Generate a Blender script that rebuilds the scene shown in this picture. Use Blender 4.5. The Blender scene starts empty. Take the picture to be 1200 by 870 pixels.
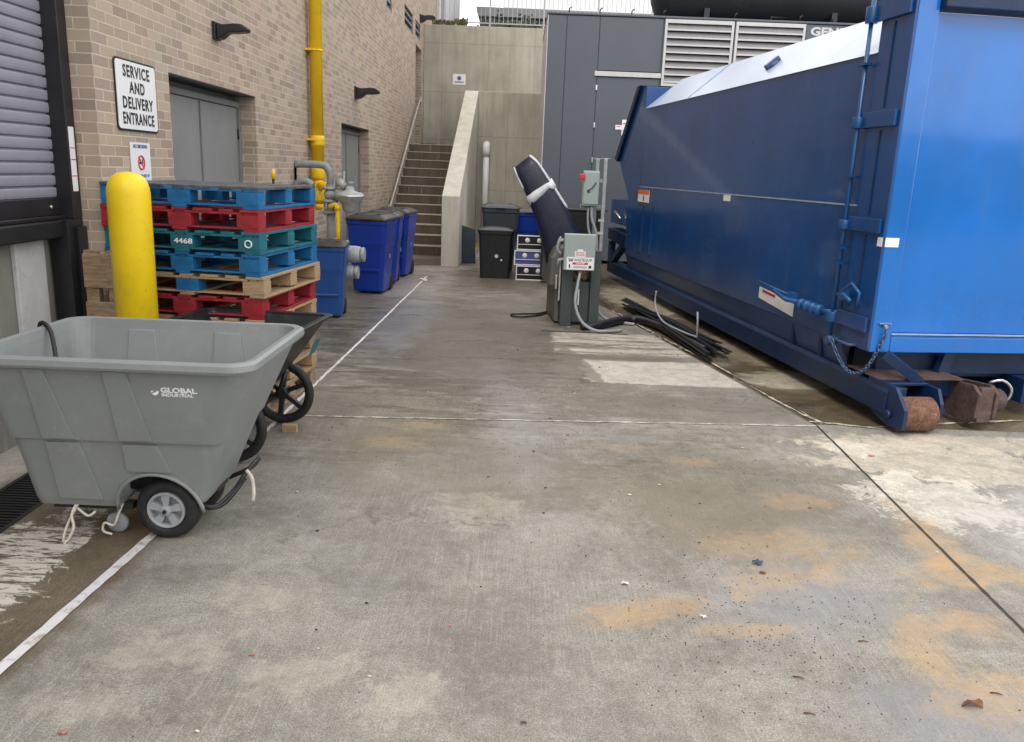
import bpy, bmesh, math, random
from mathutils import Vector, Matrix
random.seed(7)
PI = math.pi
sc = bpy.context.scene
C = sc.collection

# ------------------------------------------------------------------ materials
class NT:
    def __init__(s, name):
        s.m = bpy.data.materials.new(name); s.m.use_nodes = True
        s.t = s.m.node_tree; s.n = s.t.nodes; s.l = s.t.links
        s.b = s.n['Principled BSDF']
        s.co = s.n.new('ShaderNodeTexCoord').outputs['Object']
    def new(s, typ, **kw):
        n = s.n.new(typ)
        for k, v in kw.items(): setattr(n, k, v)
        return n
    def set(s, sock, v):
        if hasattr(v, 'node'): s.l.new(v, sock)
        elif isinstance(v, (tuple, list)) and len(v) == 3 and sock.type == 'RGBA': sock.default_value = (*v, 1)
        else: sock.default_value = v
    def noise(s, scale, detail=4, rough=.6, vec=None, dist=0):
        n = s.new('ShaderNodeTexNoise'); n.inputs['Scale'].default_value = scale
        n.inputs['Detail'].default_value = detail; n.inputs['Roughness'].default_value = rough
        n.inputs['Distortion'].default_value = dist
        s.l.new(vec if vec is not None else s.co, n.inputs['Vector'])
        return n.outputs['Fac']
    def mapping(s, loc=(0,0,0), rot=(0,0,0), scale=(1,1,1), vec=None, typ='POINT'):
        n = s.new('ShaderNodeMapping', vector_type=typ)
        n.inputs['Location'].default_value = loc; n.inputs['Rotation'].default_value = rot; n.inputs['Scale'].default_value = scale
        s.l.new(vec if vec is not None else s.co, n.inputs['Vector'])
        return n.outputs['Vector']
    def ramp(s, fac, a, b, inv=False):
        n = s.new('ShaderNodeMapRange', interpolation_type='SMOOTHSTEP')
        s.set(n.inputs['Value'], fac); n.inputs['From Min'].default_value = a; n.inputs['From Max'].default_value = b
        if inv: n.inputs['To Min'].default_value = 1; n.inputs['To Max'].default_value = 0
        return n.outputs['Result']
    def math(s, op, a, b=0., c=None):
        n = s.new('ShaderNodeMath', operation=op); s.set(n.inputs[0], a); s.set(n.inputs[1], b)
        if c is not None: s.set(n.inputs[2], c)
        return n.outputs[0]
    def mix(s, f, a, b, mode='MIX'):
        n = s.new('ShaderNodeMix', data_type='RGBA', blend_type=mode)
        s.set(n.inputs[0], f); s.set(n.inputs[6], a); s.set(n.inputs[7], b)
        return n.outputs[2]
    def bump(s, h, strength=.3, dist=.01, prev=None):
        n = s.new('ShaderNodeBump'); n.inputs['Strength'].default_value = strength; n.inputs['Distance'].default_value = dist
        s.l.new(h, n.inputs['Height'])
        if prev is not None: s.l.new(prev, n.inputs['Normal'])
        s.l.new(n.outputs[0], s.b.inputs['Normal'])
        return n.outputs[0]
    def ell(s, cx, cy, rx, ry, rot=0, nz=None, k=.8, a=.0, b=.25):
        v = s.mapping((cx, cy, 0), (0, 0, rot), (rx, ry, 1e6), typ='TEXTURE')
        L = s.new('ShaderNodeVectorMath', operation='LENGTH'); s.l.new(v, L.inputs[0])
        d = s.math('SUBTRACT', 1.0, L.outputs['Value'])
        if nz is not None: d = s.math('ADD', d, s.math('MULTIPLY', s.math('SUBTRACT', nz, .5), k*2))
        return s.ramp(d, a, b)

def mat(name, col, rough=.6, metal=0, var=.25, vs=6, dirt=None, dirt_amt=.5, bump=0, bs=60, coat=0, scratch=None, spec=.5, stretch=None):
    """painted / plastic / metal surface with uneven tone, optional dirt patches and fine relief"""
    t = NT(name)
    vec = t.mapping(scale=stretch) if stretch else None
    n1 = t.noise(vs, 5, .65, vec)
    lo = tuple(c*(1-var) for c in col); hi = tuple(min(1, c*(1+var*.7)) for c in col)
    c = t.mix(t.ramp(n1, .25, .75), lo, hi)
    if dirt is not None:
        n2 = t.noise(vs*2.3, 8, .75, vec)
        c = t.mix(t.math('MULTIPLY', t.ramp(n2, .5, .72), dirt_amt), c, dirt)
    if scratch is not None:
        n3 = t.noise(26, 8, .85)
        c = t.mix(t.math('MULTIPLY', t.ramp(n3, .60, .66), .75), c, scratch)
    t.set(t.b.inputs['Base Color'], c)
    t.set(t.b.inputs['Roughness'], t.math('ADD', rough-.08, t.math('MULTIPLY', t.noise(vs*3, 4), .16)))
    t.b.inputs['Metallic'].default_value = metal
    t.b.inputs['Specular IOR Level'].default_value = spec
    if coat:
        t.b.inputs['Coat Weight'].default_value = coat; t.b.inputs['Coat Roughness'].default_value = .06
    if bump: t.bump(t.noise(bs, 5, .6), bump, .004)
    return t.m

def brick_mat():
    t = NT('tan_brick')
    sx = t.new('ShaderNodeSeparateXYZ'); t.l.new(t.co, sx.inputs[0])
    u = t.math('ADD', sx.outputs[0], sx.outputs[1])
    cb = t.new('ShaderNodeCombineXYZ'); t.l.new(u, cb.inputs[0]); t.l.new(sx.outputs[2], cb.inputs[1])
    b = t.new('ShaderNodeTexBrick', offset=.5)
    t.l.new(cb.outputs[0], b.inputs['Vector'])
    b.inputs['Scale'].default_value = 1; b.inputs['Brick Width'].default_value = .203; b.inputs['Row Height'].default_value = .0677
    b.inputs['Mortar Size'].default_value = .0045; b.inputs['Mortar Smooth'].default_value = .2
    b.inputs['Color1'].default_value = (.46, .362, .275, 1); b.inputs['Color2'].default_value = (.25, .195, .155, 1)
    b.inputs['Mortar'].default_value = (.62, .54, .46, 1); b.inputs['Bias'].default_value = -.15
    # pink / yellow shift brick by brick through a coarse cell noise
    vor = t.new('ShaderNodeTexVoronoi'); vor.inputs['Scale'].default_value = 3.2; t.l.new(cb.outputs[0], vor.inputs['Vector'])
    c = t.mix(.05, b.outputs['Color'], vor.outputs['Color'], 'SOFT_LIGHT')
    c = t.mix(t.math('MULTIPLY', t.ramp(t.noise(2.0, 7, .75, t.mapping(scale=(2, 2, .35))), .55, .75), .35), c, (.26, .21, .17))
    c = t.mix(t.math('MULTIPLY', t.ramp(t.noise(1.3, 6, .7), .35, .75), .28), c, (.30, .25, .21))
    c = t.mix(t.math('MULTIPLY', t.ramp(t.noise(90, 4, .8), .4, .7), .25), c, (.58, .48, .38))
    t.set(t.b.inputs['Base Color'], c); t.b.inputs['Roughness'].default_value = .88
    h = t.math('SUBTRACT', t.math('MULTIPLY', t.noise(140, 4), .25), b.outputs['Fac'])
    t.bump(h, .7, .006)
    return t.m

def concrete_mat(name, base=(.45, .425, .355), dark=(.21, .195, .155), forms=True, streak=.6, fx=1.22, fz=1.22):
    t = NT(name)
    v1 = t.mapping(scale=(3.5, 3.5, .35))
    n = t.noise(1.6, 8, .7, v1)
    c = t.mix(t.ramp(n, .3, .72), dark, base)
    c = t.mix(.55, c, t.mix(t.ramp(t.noise(1.1, 8, .68), .3, .7), tuple(x*.8 for x in base), tuple(x*1.18 for x in base)))
    st = t.ramp(t.noise(2.6, 6, .8, t.mapping(scale=(4, 4, .22))), .56, .72)
    c = t.mix(t.math('MULTIPLY', st, streak), c, tuple(x*.45 for x in base))
    lt = t.ramp(t.noise(2.1, 5, .7, t.mapping((5, 3, 1), scale=(5, 5, .3))), .6, .7)
    c = t.mix(t.math('MULTIPLY', lt, .35), c, (.50, .48, .43))
    if forms:
        sx = t.new('ShaderNodeSeparateXYZ'); t.l.new(t.co, sx.inputs[0])
        cb = t.new('ShaderNodeCombineXYZ'); t.l.new(t.math('ADD', sx.outputs[0], sx.outputs[1]), cb.inputs[0]); t.l.new(sx.outputs[2], cb.inputs[1])
        b = t.new('ShaderNodeTexBrick', offset=0); t.l.new(cb.outputs[0], b.inputs['Vector'])
        b.inputs['Scale'].default_value = 1; b.inputs['Brick Width'].default_value = fx; b.inputs['Row Height'].default_value = fz
        b.inputs['Mortar Size'].default_value = .008; b.inputs['Mortar Smooth'].default_value = .6
        c = t.mix(t.math('MULTIPLY', b.outputs['Fac'], .45), c, (.09, .08, .065))
    t.set(t.b.inputs['Base Color'], c); t.b.inputs['Roughness'].default_value = .85
    t.bump(t.noise(30, 8, .75), .35, .006)
    return t.m

def ground_mat():
    t = NT('slab_concrete')
    big = t.noise(.55, 6, .62, dist=.4); mid = t.noise(2.2, 9, .72, dist=.5); fine = t.noise(14, 8, .78); grain = t.noise(170, 3, .7)
    c = t.mix(t.ramp(mid, .30, .70), (.195, .180, .145), (.435, .410, .350))
    def over(m, amt, col):
        nonlocal c
        c = t.mix(t.math('MULTIPLY', m, amt), c, col)
    def damp(m, amt, col):
        nonlocal c
        c = t.mix(t.math('MULTIPLY', m, amt), c, col, 'MULTIPLY')
    over(t.ramp(big, .40, .62), .40, (.285, .278, .255))
    over(t.ramp(t.noise(1.15, 8, .7, t.mapping((7, 2, 0)), .8), .50, .64), .45, (.165, .145, .112))
    over(t.ramp(t.noise(1.6, 8, .7, t.mapping((17, 5, 0)), 1.0), .54, .66), .32, (.32, .28, .20))
    hose = t.noise(1.6, 9, .75, t.mapping((3, 1, 0), (0, 0, .15), (.6, 2.6, 1)), .9)
    over(t.ramp(hose, .53, .66), .50, (.14, .125, .10))
    over(t.ramp(hose, .30, .45, True), .5, (.48, .465, .41))
    pale = t.noise(3.1, 10, .8, t.mapping((2, 13, 0)), 1.2)
    over(t.ramp(pale, .60, .66), .38, (.47, .45, .37))
    over(t.ramp(t.noise(7, 10, .85, t.mapping((8, 3, 0)), .6), .60, .70), .35, (.46, .43, .36))
    over(t.ramp(fine, .45, .68), .42, (.50, .49, .45))
    over(t.ramp(fine, .32, .46, True), .40, (.12, .108, .085))
    over(t.ramp(t.noise(38, 6, .8, t.mapping((3, 3, 0))), .50, .66), .35, (.13, .12, .10))
    over(t.ramp(t.noise(60, 6, .8, t.mapping((13, 3, 0))), .54, .68), .30, (.50, .48, .43))
    over(t.ramp(grain, .36, .62, True), .60, (.085, .078, .065))
    over(t.ramp(t.noise(95, 4, .75, t.mapping((4, 4, 0))), .47, .60), .42, (.105, .098, .085))
    over(t.ramp(t.noise(240, 2, .6), .58, .70), .55, (.62, .60, .55))
    br = t.noise(1, 4, .65, t.mapping(rot=(0, 0, .02), scale=(130, 3.0, 1)))
    brk = t.ramp(t.noise(.9, 4, .6, t.mapping((1, 3, 0))), .35, .6)
    over(t.math('MULTIPLY', t.ramp(br, .45, .65), brk), .32, (.13, .12, .10))
    over(t.math('MULTIPLY', t.ramp(br, .32, .44, True), brk), .28, (.47, .45, .41))
    n1 = t.noise(1.7, 9, .74, t.mapping((11, 4, 0)), .6); n2 = t.noise(4.5, 10, .82, t.mapping((1, 9, 0)), .6); n3 = t.noise(2.4, 10, .82, t.mapping((2, 5, 0), (0, 0, .1), (.6, 2.8, 1)), .9)
    sx = t.new('ShaderNodeSeparateXYZ'); t.l.new(t.co, sx.inputs[0])
    # slab on the container side is darker and browner (true slab edge runs from (2.2,5.7) to (1.25,10.4))
    e = t.math('ADD', sx.outputs[0], t.math('MULTIPLY', sx.outputs[1], .205))          # x + .205 y
    right = t.math('MULTIPLY', t.ramp(e, 3.345, 3.36), t.ramp(sx.outputs[1], 5.66, 5.68))
    wetR = t.math('MULTIPLY', right, t.ramp(n1, .28, .56))
    damp(right, .8, (.80, .70, .54)); damp(wetR, .9, (.42, .36, .26))
    wetL = t.ell(-2.05, 10.6, 1.0, 5.5, 0, n1, .7, 0, .3)
    wetS = t.ell(-.9, 13.8, 2.4, 3.0, 0, n3, 1.0, 0, .4)
    wetN = t.ell(-2.0, 3.0, .46, 1.9, -.03, n1, .3, 0, .25)
    wetM = t.ell(-.7, 8.3, 1.5, 2.8, .1, n3, 1.3, 0, .45)
    damp(wetL, .8, (.62, .56, .47)); damp(wetS, .85, (.58, .51, .43)); damp(wetN, .95, (.64, .54, .42)); damp(wetM, .85, (.54, .50, .43)); damp(t.ell(.1, 8.6, 1.9, 3.6, .05, n3, 1.9, .0, .25), .6, (.62, .57, .50)); damp(t.ell(-.9, 5.6, 1.0, 1.2, .0, n3, 1.6, .0, .3), .6, (.66, .60, .50)); damp(t.ell(1.1, 4.4, 1.2, .9, .0, n1, 1.3, .0, .4), .5, (.68, .62, .50))
    over(t.ell(-1.25, 9.3, .5, 2.6, 0, n2, 1.2, 0, .6), .45, (.24, .24, .29))
    over(t.ell(.05, 5.4, .30, 2.2, .1, n2, 1.6, 0, .9), .22, (.40, .40, .42))
    over(t.ell(1.25, 3.1, .6, .5, 0, n1, 1.2, 0, .7), .45, (.25, .25, .27)); over(t.ell(1.55, 2.35, .5, .35, 0, n1, 1.2, 0, .7), .5, (.23, .23, .26))
    over(t.ell(-.35, 4.6, 1.1, .9, 0, n1, 1.2, 0, .6), .45, (.165, .145, .105)); over(t.ell(1.25, 3.9, .9, .6, 0, n1, 1.2, 0, .6), .55, (.165, .14, .10))
    crust = (.58, .51, .39)
    bk = t.ramp(t.noise(7, 10, .85, t.mapping((4, 8, 0)), .8), .40, .58); bk2 = t.ramp(t.noise(26, 8, .85, t.mapping((9, 1, 0))), .34, .60)
    bkf = t.math("ADD", .42, t.math('MULTIPLY', t.math('MULTIPLY', bk, bk2), .75))
    def dep(m, amt, col): over(t.math('MULTIPLY', m, bkf), amt, col)
    jit = t.math('MULTIPLY', t.math('SUBTRACT', n2, .5), .55)
    xn = t.math('ADD', sx.outputs[0], jit); yn = t.math('ADD', sx.outputs[1], t.math('MULTIPLY', t.math('SUBTRACT', n2, .5), .22))
    left_of = t.ramp(e, 3.335, 3.35, True)
    def slab(x0, y0, y1): return t.math('MULTIPLY', t.math('MULTIPLY', t.ramp(xn, x0, x0+.04), left_of), t.math('MULTIPLY', t.ramp(yn, y0, y0+.05), t.ramp(yn, y1, y1+.05, True)))

    p1 = slab(.40, 7.72, 8.78); p2 = slab(.62, 6.62, 7.5)
    brkp = t.math('ADD', .55, t.math('MULTIPLY', bk, .45))
    over(t.math('MULTIPLY', t.math('MULTIPLY', p1, brkp), t.ramp(t.noise(1.8, 8, .75, t.mapping((1, 2, 0), scale=(.5, 5, 1)), .8), .44, .52)), .85, (.58, .535, .45))
    over(t.math('MULTIPLY', p2, brkp), .85, (.60, .565, .49))
    dep(t.ell(2.70, 4.95, .80, .45, -.1, n2, 1.6, .0, .14), .8, crust)
    dep(t.ell(2.40, 4.30, .42, .42, .4, n2, 2.0, .0, .16), .8, (.64, .60, .51))
    dep(t.ell(3.2, 5.35, 1.3, .2, .05, n2, 1.4, .0, .2), .75, crust)
    dep(t.ell(2.28, 5.15, .22, .16, .0, n2, 1.6, .0, .12), .75, (.64, .6, .5))
    dep(t.ell(2.45, 7.0, .50, .35, .2, n3, 1.0, .0, .14), .75, (.52, .47, .36))
    dep(t.ell(2.2, 8.3, .25, .9, .2, n3, 1.4, .0, .2), .5, (.42, .36, .26))
    dep(t.ell(1.75, 11.4, .5, 1.5, .1, n3, 1.2, .0, .2), .75, (.50, .44, .32))
    dep(t.ell(3.1, 3.9, .8, .8, .0, n1, 1.3, .0, .5), .6, (.47, .46, .44))
    over(t.math('MULTIPLY', t.ell(-2.12, 3.1, .24, .60, -.05, n2, 1.9, .0, .06), t.ramp(t.noise(4, 9, .8, t.mapping((3, 3, 0), (0, 0, .5), (1.2, 6, 1)), .6), .46, .50)), .95, (.68, .64, .57))
    dep(t.ell(-2.95, 5, .34, 6, 0, n2, .6, .0, .2), .75, (.50, .46, .40))
    dep(t.ell(-1.55, 12.6, .6, 1.8, 0, n3, 1.6, .0, .2), .6, (.50, .47, .43))
    dep(t.ell(-1.35, 14.3, .8, .4, .5, n3, 1.6, .0, .2), .7, (.56, .51, .46))
    for (x, y, rx, ry, a) in ((-.32, 2.38, .22, .16, .6), (-.7, 2.45, .26, .14, .3), (-1.15, 2.55, .26, .14, .1), (-.15, 3.9, .25, .3, 0), (-1.3, 2.25, .2, .12, 0), (-.95, 2.95, .25, .12, 0)):
        dep(t.ell(x, y, rx, ry, a, n2, 2.4, .0, .45), .36, (.50, .47, .38))
    rust = (.44, .29, .145); rn = t.noise(2.9, 10, .8, t.mapping((6, 6, 0)), .9)
    for (x, y, rx, ry, a, k) in ((.62, 3.0, .36, .14, .35, .62), (.95, 2.86, .30, .07, .05, .5), (1.2, 3.28, .36, .16, .2, .5), (1.28, 3.62, .6, .25, 0, .38), (2.10, 3.78, .16, .45, -.15, .72), (2.12, 3.38, .42, .17, .1, .68),
                             (1.93, 2.98, .26, .14, 0, .6), (1.62, 2.85, .12, .42, -.25, .5), (1.72, 2.47, .34, .20, 0, .5), (-.55, 5.3, .26, .16, 0, .42), (1.15, 4.75, .2, .1, 0, .42), (1.6, 4.2, .3, .15, 0, .38), (-.75, 4.9, .3, .2, .0, .35), (.72, 5.0, .25, .1, 0, .3)):
        dep(t.ell(x, y, rx, ry, a, rn, 1.9, .0, .75), k*1.15, rust)
    sp = t.ramp(t.noise(55, 2, .5), .70, .73)
    over(t.math('MULTIPLY', sp, t.math('ADD', t.math('ADD', t.ell(1.0, 2.9, .6, .8, 0, n1, .5, 0, .5), t.ell(.6, 5.7, 1.0, 1.3, 0, n1, .6, 0, .5)), .25)), .75, (.045, .04, .035))
    over(t.ell(.95, 7.58, .72, .11, .0, n3, .6, .0, .2), .75, (.15, .13, .10)); over(t.ell(.62, 7.3, .10, .95, .18, n2, .8, .0, .3), .75, (.17, .15, .12)); over(t.ell(1.35, 5.95, .95, .42, .0, n3, .5, .0, .2), .55, (.155, .14, .11))
    # hairline cracks
    vor = t.new('ShaderNodeTexVoronoi', feature='DISTANCE_TO_EDGE'); vor.inputs['Scale'].default_value = .42
    wv = t.new('ShaderNodeVectorMath', operation='ADD'); t.l.new(t.co, wv.inputs[0]); nn = t.new('ShaderNodeTexNoise'); nn.inputs['Scale'].default_value = 2.5; nn.inputs['Detail'].default_value = 6; t.l.new(t.co, nn.inputs['Vector']); t.l.new(nn.outputs['Color'], wv.inputs[1]); t.l.new(wv.outputs[0], vor.inputs['Vector'])
    over(t.math('MULTIPLY', t.ramp(vor.outputs['Distance'], .0, .006, True), t.ramp(big, .45, .55)), .5, (.08, .07, .06))
    t.set(t.b.inputs['Base Color'], c)
    wet = t.math('MAXIMUM', t.math('MAXIMUM', wetR, wetL), t.math('MAXIMUM', wetS, t.math('MAXIMUM', wetN, wetM)))
    r = t.math('SUBTRACT', .78, t.math('MULTIPLY', wet, .40))
    r = t.math('SUBTRACT', r, t.math('MULTIPLY', t.ramp(hose, .5, .7), .22))
    t.set(t.b.inputs['Roughness'], r)
    h = t.math('ADD', t.math('MULTIPLY', grain, .5), t.math('ADD', t.math('MULTIPLY', br, .9), t.math('MULTIPLY', fine, .6)))
    t.bump(h, .5, .004)
    return t.m

def wood_mat(name, col, dark, stain=.35):
    t = NT(name)
    v = t.mapping(scale=(1.2, 9, 9)); n = t.noise(7, 6, .7, v)
    c = t.mix(t.ramp(n, .3, .7), dark, col)
    c = t.mix(t.math('MULTIPLY', t.ramp(t.noise(6, 7, .75), .48, .7), stain), c, (.07, .055, .045))
    t.set(t.b.inputs['Base Color'], c); t.b.inputs['Roughness'].default_value = .8
    t.bump(n, .4, .004)
    return t.m

def worn_line_mat(name, col, under, a, b, scale=16):
    t = NT(name)
    m = t.ramp(t.noise(scale, 8, .75), a, b)
    t.set(t.b.inputs['Base Color'], t.mix(m, under, col)); t.b.inputs['Roughness'].default_value = .75
    t.bump(t.noise(80, 4), .3, .003)
    return t.m

M = {}
M['ground'] = ground_mat(); M['brick'] = brick_mat()
M['concrete'] = concrete_mat('cast_concrete_wall')
M['concrete_light'] = concrete_mat('pale_cast_concrete', (.60, .57, .49), (.33, .31, .26), False, .35)
M['stair'] = concrete_mat('stained_stair_concrete', (.15, .118, .092), (.04, .032, .025), False, .85)
M['nosing'] = concrete_mat('worn_step_edge', (.55, .49, .41), (.34, .29, .23), False, .2)
M['dock_concrete'] = concrete_mat('dock_concrete', (.30, .29, .26), (.16, .15, .135), False, .4)
M['door_grey'] = mat('door_grey_paint', (.235, .245, .240), .5, var=.08, vs=3)
M['frame_grey'] = mat('frame_grey_paint', (.20, .21, .205), .5, var=.1)
M['shutter'] = mat('shutter_lavender_grey', (.27, .27, .32), .5, var=.08, vs=2, dirt=(.16, .16, .18), dirt_amt=.3)
M['black'] = mat('black_rubber', (.012, .012, .014), .55, var=.3)
M['black_paint'] = mat('black_satin_paint', (.015, .015, .018), .4, var=.3)
M['white_paint'] = mat('white_painted_board', (.60, .60, .61), .55, var=.08, dirt=(.3, .28, .26), dirt_amt=.4)
M['sign_white'] = mat('sign_white', (.82, .83, .84), .45, var=.03)
M['sign_black'] = mat('sign_black', (.01, .01, .011), .5, var=.1)
M['red_ink'] = mat('red_ink', (.55, .03, .04), .5, var=.1)
M['blue_ink'] = mat('blue_ink', (.08, .1, .3), .5, var=.1)
M['orange_ink'] = mat('orange_ink', (.75, .16, .03), .5, var=.1)
M['white_ink'] = mat('white_ink', (.8, .82, .82), .5, var=.1)
M['white_ink_worn'] = worn_line_mat('worn_white_ink', (.84, .86, .86), (.26, .30, .30), .36, .43, 60)
M['yellow'] = mat('safety_yellow', (.88, .62, .008), .42, var=.08, vs=3, dirt=(.42, .31, .05), dirt_amt=.35, scratch=(.28, .20, .06), bump=.15, bs=25)
M['yellow_pipe'] = mat('yellow_gas_pipe_paint', (.88, .56, .01), .42, var=.1, vs=3, dirt=(.4, .27, .04), dirt_amt=.3)
M['galv'] = mat('galvanised_grey', (.36, .38, .38), .45, metal=.5, var=.2, vs=14)
M['pipe_grey'] = mat('grey_pipe_paint', (.24, .26, .27), .5, var=.15, vs=9, dirt=(.12, .11, .1))
M['meter_grey'] = mat('meter_cast_grey', (.36, .38, .38), .55, var=.25, vs=18, dirt=(.2, .17, .13))
M['chrome'] = mat('bright_steel', (.6, .6, .6), .3, metal=.9, var=.15)
M['rail'] = mat('handrail_steel', (.42, .40, .38), .42, metal=.5, var=.15)
M['pvc'] = mat('white_pvc', (.74, .74, .72), .42, var=.06, vs=3, dirt=(.4, .38, .32), dirt_amt=.3)
M['tub_grey'] = mat('tub_grey_plastic', (.235, .256, .252), .5, var=.08, vs=3, dirt=(.32, .34, .33), dirt_amt=.45, scratch=(.33, .34, .33), bump=.15, bs=240)
M['rubber'] = mat('tyre_rubber', (.016, .016, .018), .62, var=.3, vs=20, dirt=(.09, .08, .07), dirt_amt=.35, bump=.3, bs=80)
M['hub_grey'] = mat('wheel_hub_plastic', (.32, .34, .36), .5, var=.1)
M['twine'] = mat('pale_twine', (.62, .58, .50), .8, var=.2, vs=30)
M['poly_black'] = mat('black_poly', (.014, .015, .017), .45, var=.3, vs=5, dirt=(.09, .09, .09), dirt_amt=.35, bump=.2, bs=120)
M['blue_bin'] = mat('blue_bin_plastic', (.004, .036, .31), .34, var=.12, vs=3, dirt=(.02, .035, .30), dirt_amt=.3, bump=.1, bs=60)
M['blue_bin2'] = mat('steel_blue_bin_plastic', (.014, .07, .27), .38, var=.08, vs=3, bump=.1, bs=60)
M['lid'] = mat('black_lid_plastic', (.028, .029, .031), .38, var=.2, vs=5, dirt=(.1, .1, .1), dirt_amt=.3, bump=.2, bs=70)
M['dark_bin'] = mat('slate_bin_plastic', (.030, .042, .052), .45, var=.15, vs=4, bump=.1)
M['black_bin'] = mat('black_bin_plastic', (.010, .011, .013), .38, var=.3, vs=5, dirt=(.05, .05, .05), dirt_amt=.3)
M['navy'] = mat('navy_cover_fabric', (.008, .011, .030), .42, var=.4, vs=12, dirt=(.03, .035, .06), dirt_amt=.4, bump=.9, bs=22)
M['silver_tape'] = mat('white_tape', (.62, .64, .68), .5, var=.15, vs=10)
M['unit_green'] = mat('dark_green_grey_paint', (.055, .072, .073), .42, var=.1, vs=4, dirt=(.10, .09, .075), dirt_amt=.45)
M['unit_cover'] = mat('dusty_grey_cover', (.12, .115, .10), .55, var=.15, vs=6, dirt=(.06, .055, .045), dirt_amt=.4)
M['panel_box'] = mat('panel_box_grey', (.31, .37, .36), .42, var=.05)
M['hose'] = mat('black_hose_rubber', (.010, .010, .013), .42, var=.3, vs=12, dirt=(.05, .05, .055), dirt_amt=.4, bump=.3, bs=60)
M['flex'] = mat('grey_flex_conduit', (.30, .32, .34), .45, var=.1)
M['gen'] = mat('slate_enclosure_paint', (.088, .103, .128), .5, var=.05, vs=1.2)
M['gen_light'] = mat('enclosure_trim', (.55, .55, .56), .45, var=.06)
M['louver'] = mat('louver_grey', (.20, .20, .215), .5, var=.08)
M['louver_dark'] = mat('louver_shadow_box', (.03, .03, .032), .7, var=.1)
M['tank'] = mat('charcoal_tank', (.018, .02, .026), .5, var=.3, vs=2)
M['white_steel'] = mat('white_rail_steel', (.38, .38, .39), .5, var=.05)
M['glass_dark'] = mat('dark_window_glass', (.03, .04, .045), .12, var=.4, vs=.8, dirt=(.03, .09, .05), dirt_amt=.5)  # green patches paint reflected greenery into the glass colour
M['far_grey'] = mat('far_building_grey', (.16, .165, .18), .6, var=.08)
M['far_pale'] = mat('far_building_pale', (.72, .73, .75), .6, var=.04)
M['far_band'] = mat('far_building_band', (.55, .55, .57), .6, var=.05)
M['weed'] = mat('dry_weed', (.12, .11, .05), .8, var=.5, vs=15)
M['leaf_green'] = mat('leaf_green', (.05, .09, .03), .7, var=.5, vs=15)
M['wood'] = wood_mat('bare_pallet_wood', (.50, .36, .20), (.30, .20, .11), .25)
M['wood_old'] = wood_mat('weathered_pallet_wood', (.42, .30, .19), (.20, .135, .085), .5)
M['p_blue'] = mat('pallet_blue_paint', (.006, .150, .37), .62, var=.3, vs=9, dirt=(.08, .11, .15), dirt_amt=.6, scratch=(.30, .26, .2), bump=.4, bs=45)
M['p_teal'] = mat('pallet_teal_paint', (.008, .15, .20), .62, var=.3, vs=9, dirt=(.05, .1, .1), dirt_amt=.6, scratch=(.28, .26, .2), bump=.4, bs=45)
M['p_red'] = mat('pallet_red_paint', (.34, .018, .03), .62, var=.3, vs=9, dirt=(.12, .04, .035), dirt_amt=.6, scratch=(.4, .3, .25), bump=.4, bs=45)
M['p_dirty'] = mat('dirty_top_deck', (.09, .10, .115), .65, var=.5, vs=7, dirt=(.02, .02, .02), dirt_amt=.8, scratch=(.3, .28, .24), bump=.5, bs=40)
M['rust_hub'] = mat('rusted_steel', (.15, .070, .042), .85, var=.5, vs=18, dirt=(.30, .22, .18), dirt_amt=.8, bump=.8, bs=90)
M['rust_plate'] = mat('rusty_blue_plate', (.085, .055, .05), .7, var=.5, vs=12, dirt=(.24, .10, .05), dirt_amt=.6, bump=.4)
M['leaf'] = mat('dead_leaf', (.16, .075, .035), .8, var=.5, vs=40)
M['pink'] = mat('pink_scrap', (.55, .13, .12), .6, var=.2, vs=40)
M['pale_scrap'] = mat('pale_scrap', (.62, .60, .55), .7, var=.2, vs=40)
M['blue_scrap'] = mat('blue_scrap', (.03, .06, .15), .6, var=.4, vs=60)
M['grit'] = mat('dark_grit', (.035, .028, .022), .9, var=.5, vs=40)
M['line_white'] = worn_line_mat('worn_white_line', (.70, .69, .68), (.30, .28, .26), .33, .50)
M['line_white_near'] = worn_line_mat('scuffed_white_line', (.66, .65, .66), (.34, .30, .25), .36, .5, 9)
M['joint_dark'] = worn_line_mat('dirty_joint', (.035, .03, .025), (.16, .14, .11), .3, .45, 30)
M['joint_pale'] = worn_line_mat('crusted_joint', (.60, .54, .42), (.22, .19, .15), .42, .55, 9)
M['joint_cross'] = worn_line_mat('pale_cross_joint', (.58, .56, .50), (.26, .24, .2), .42, .56, 7)

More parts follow.
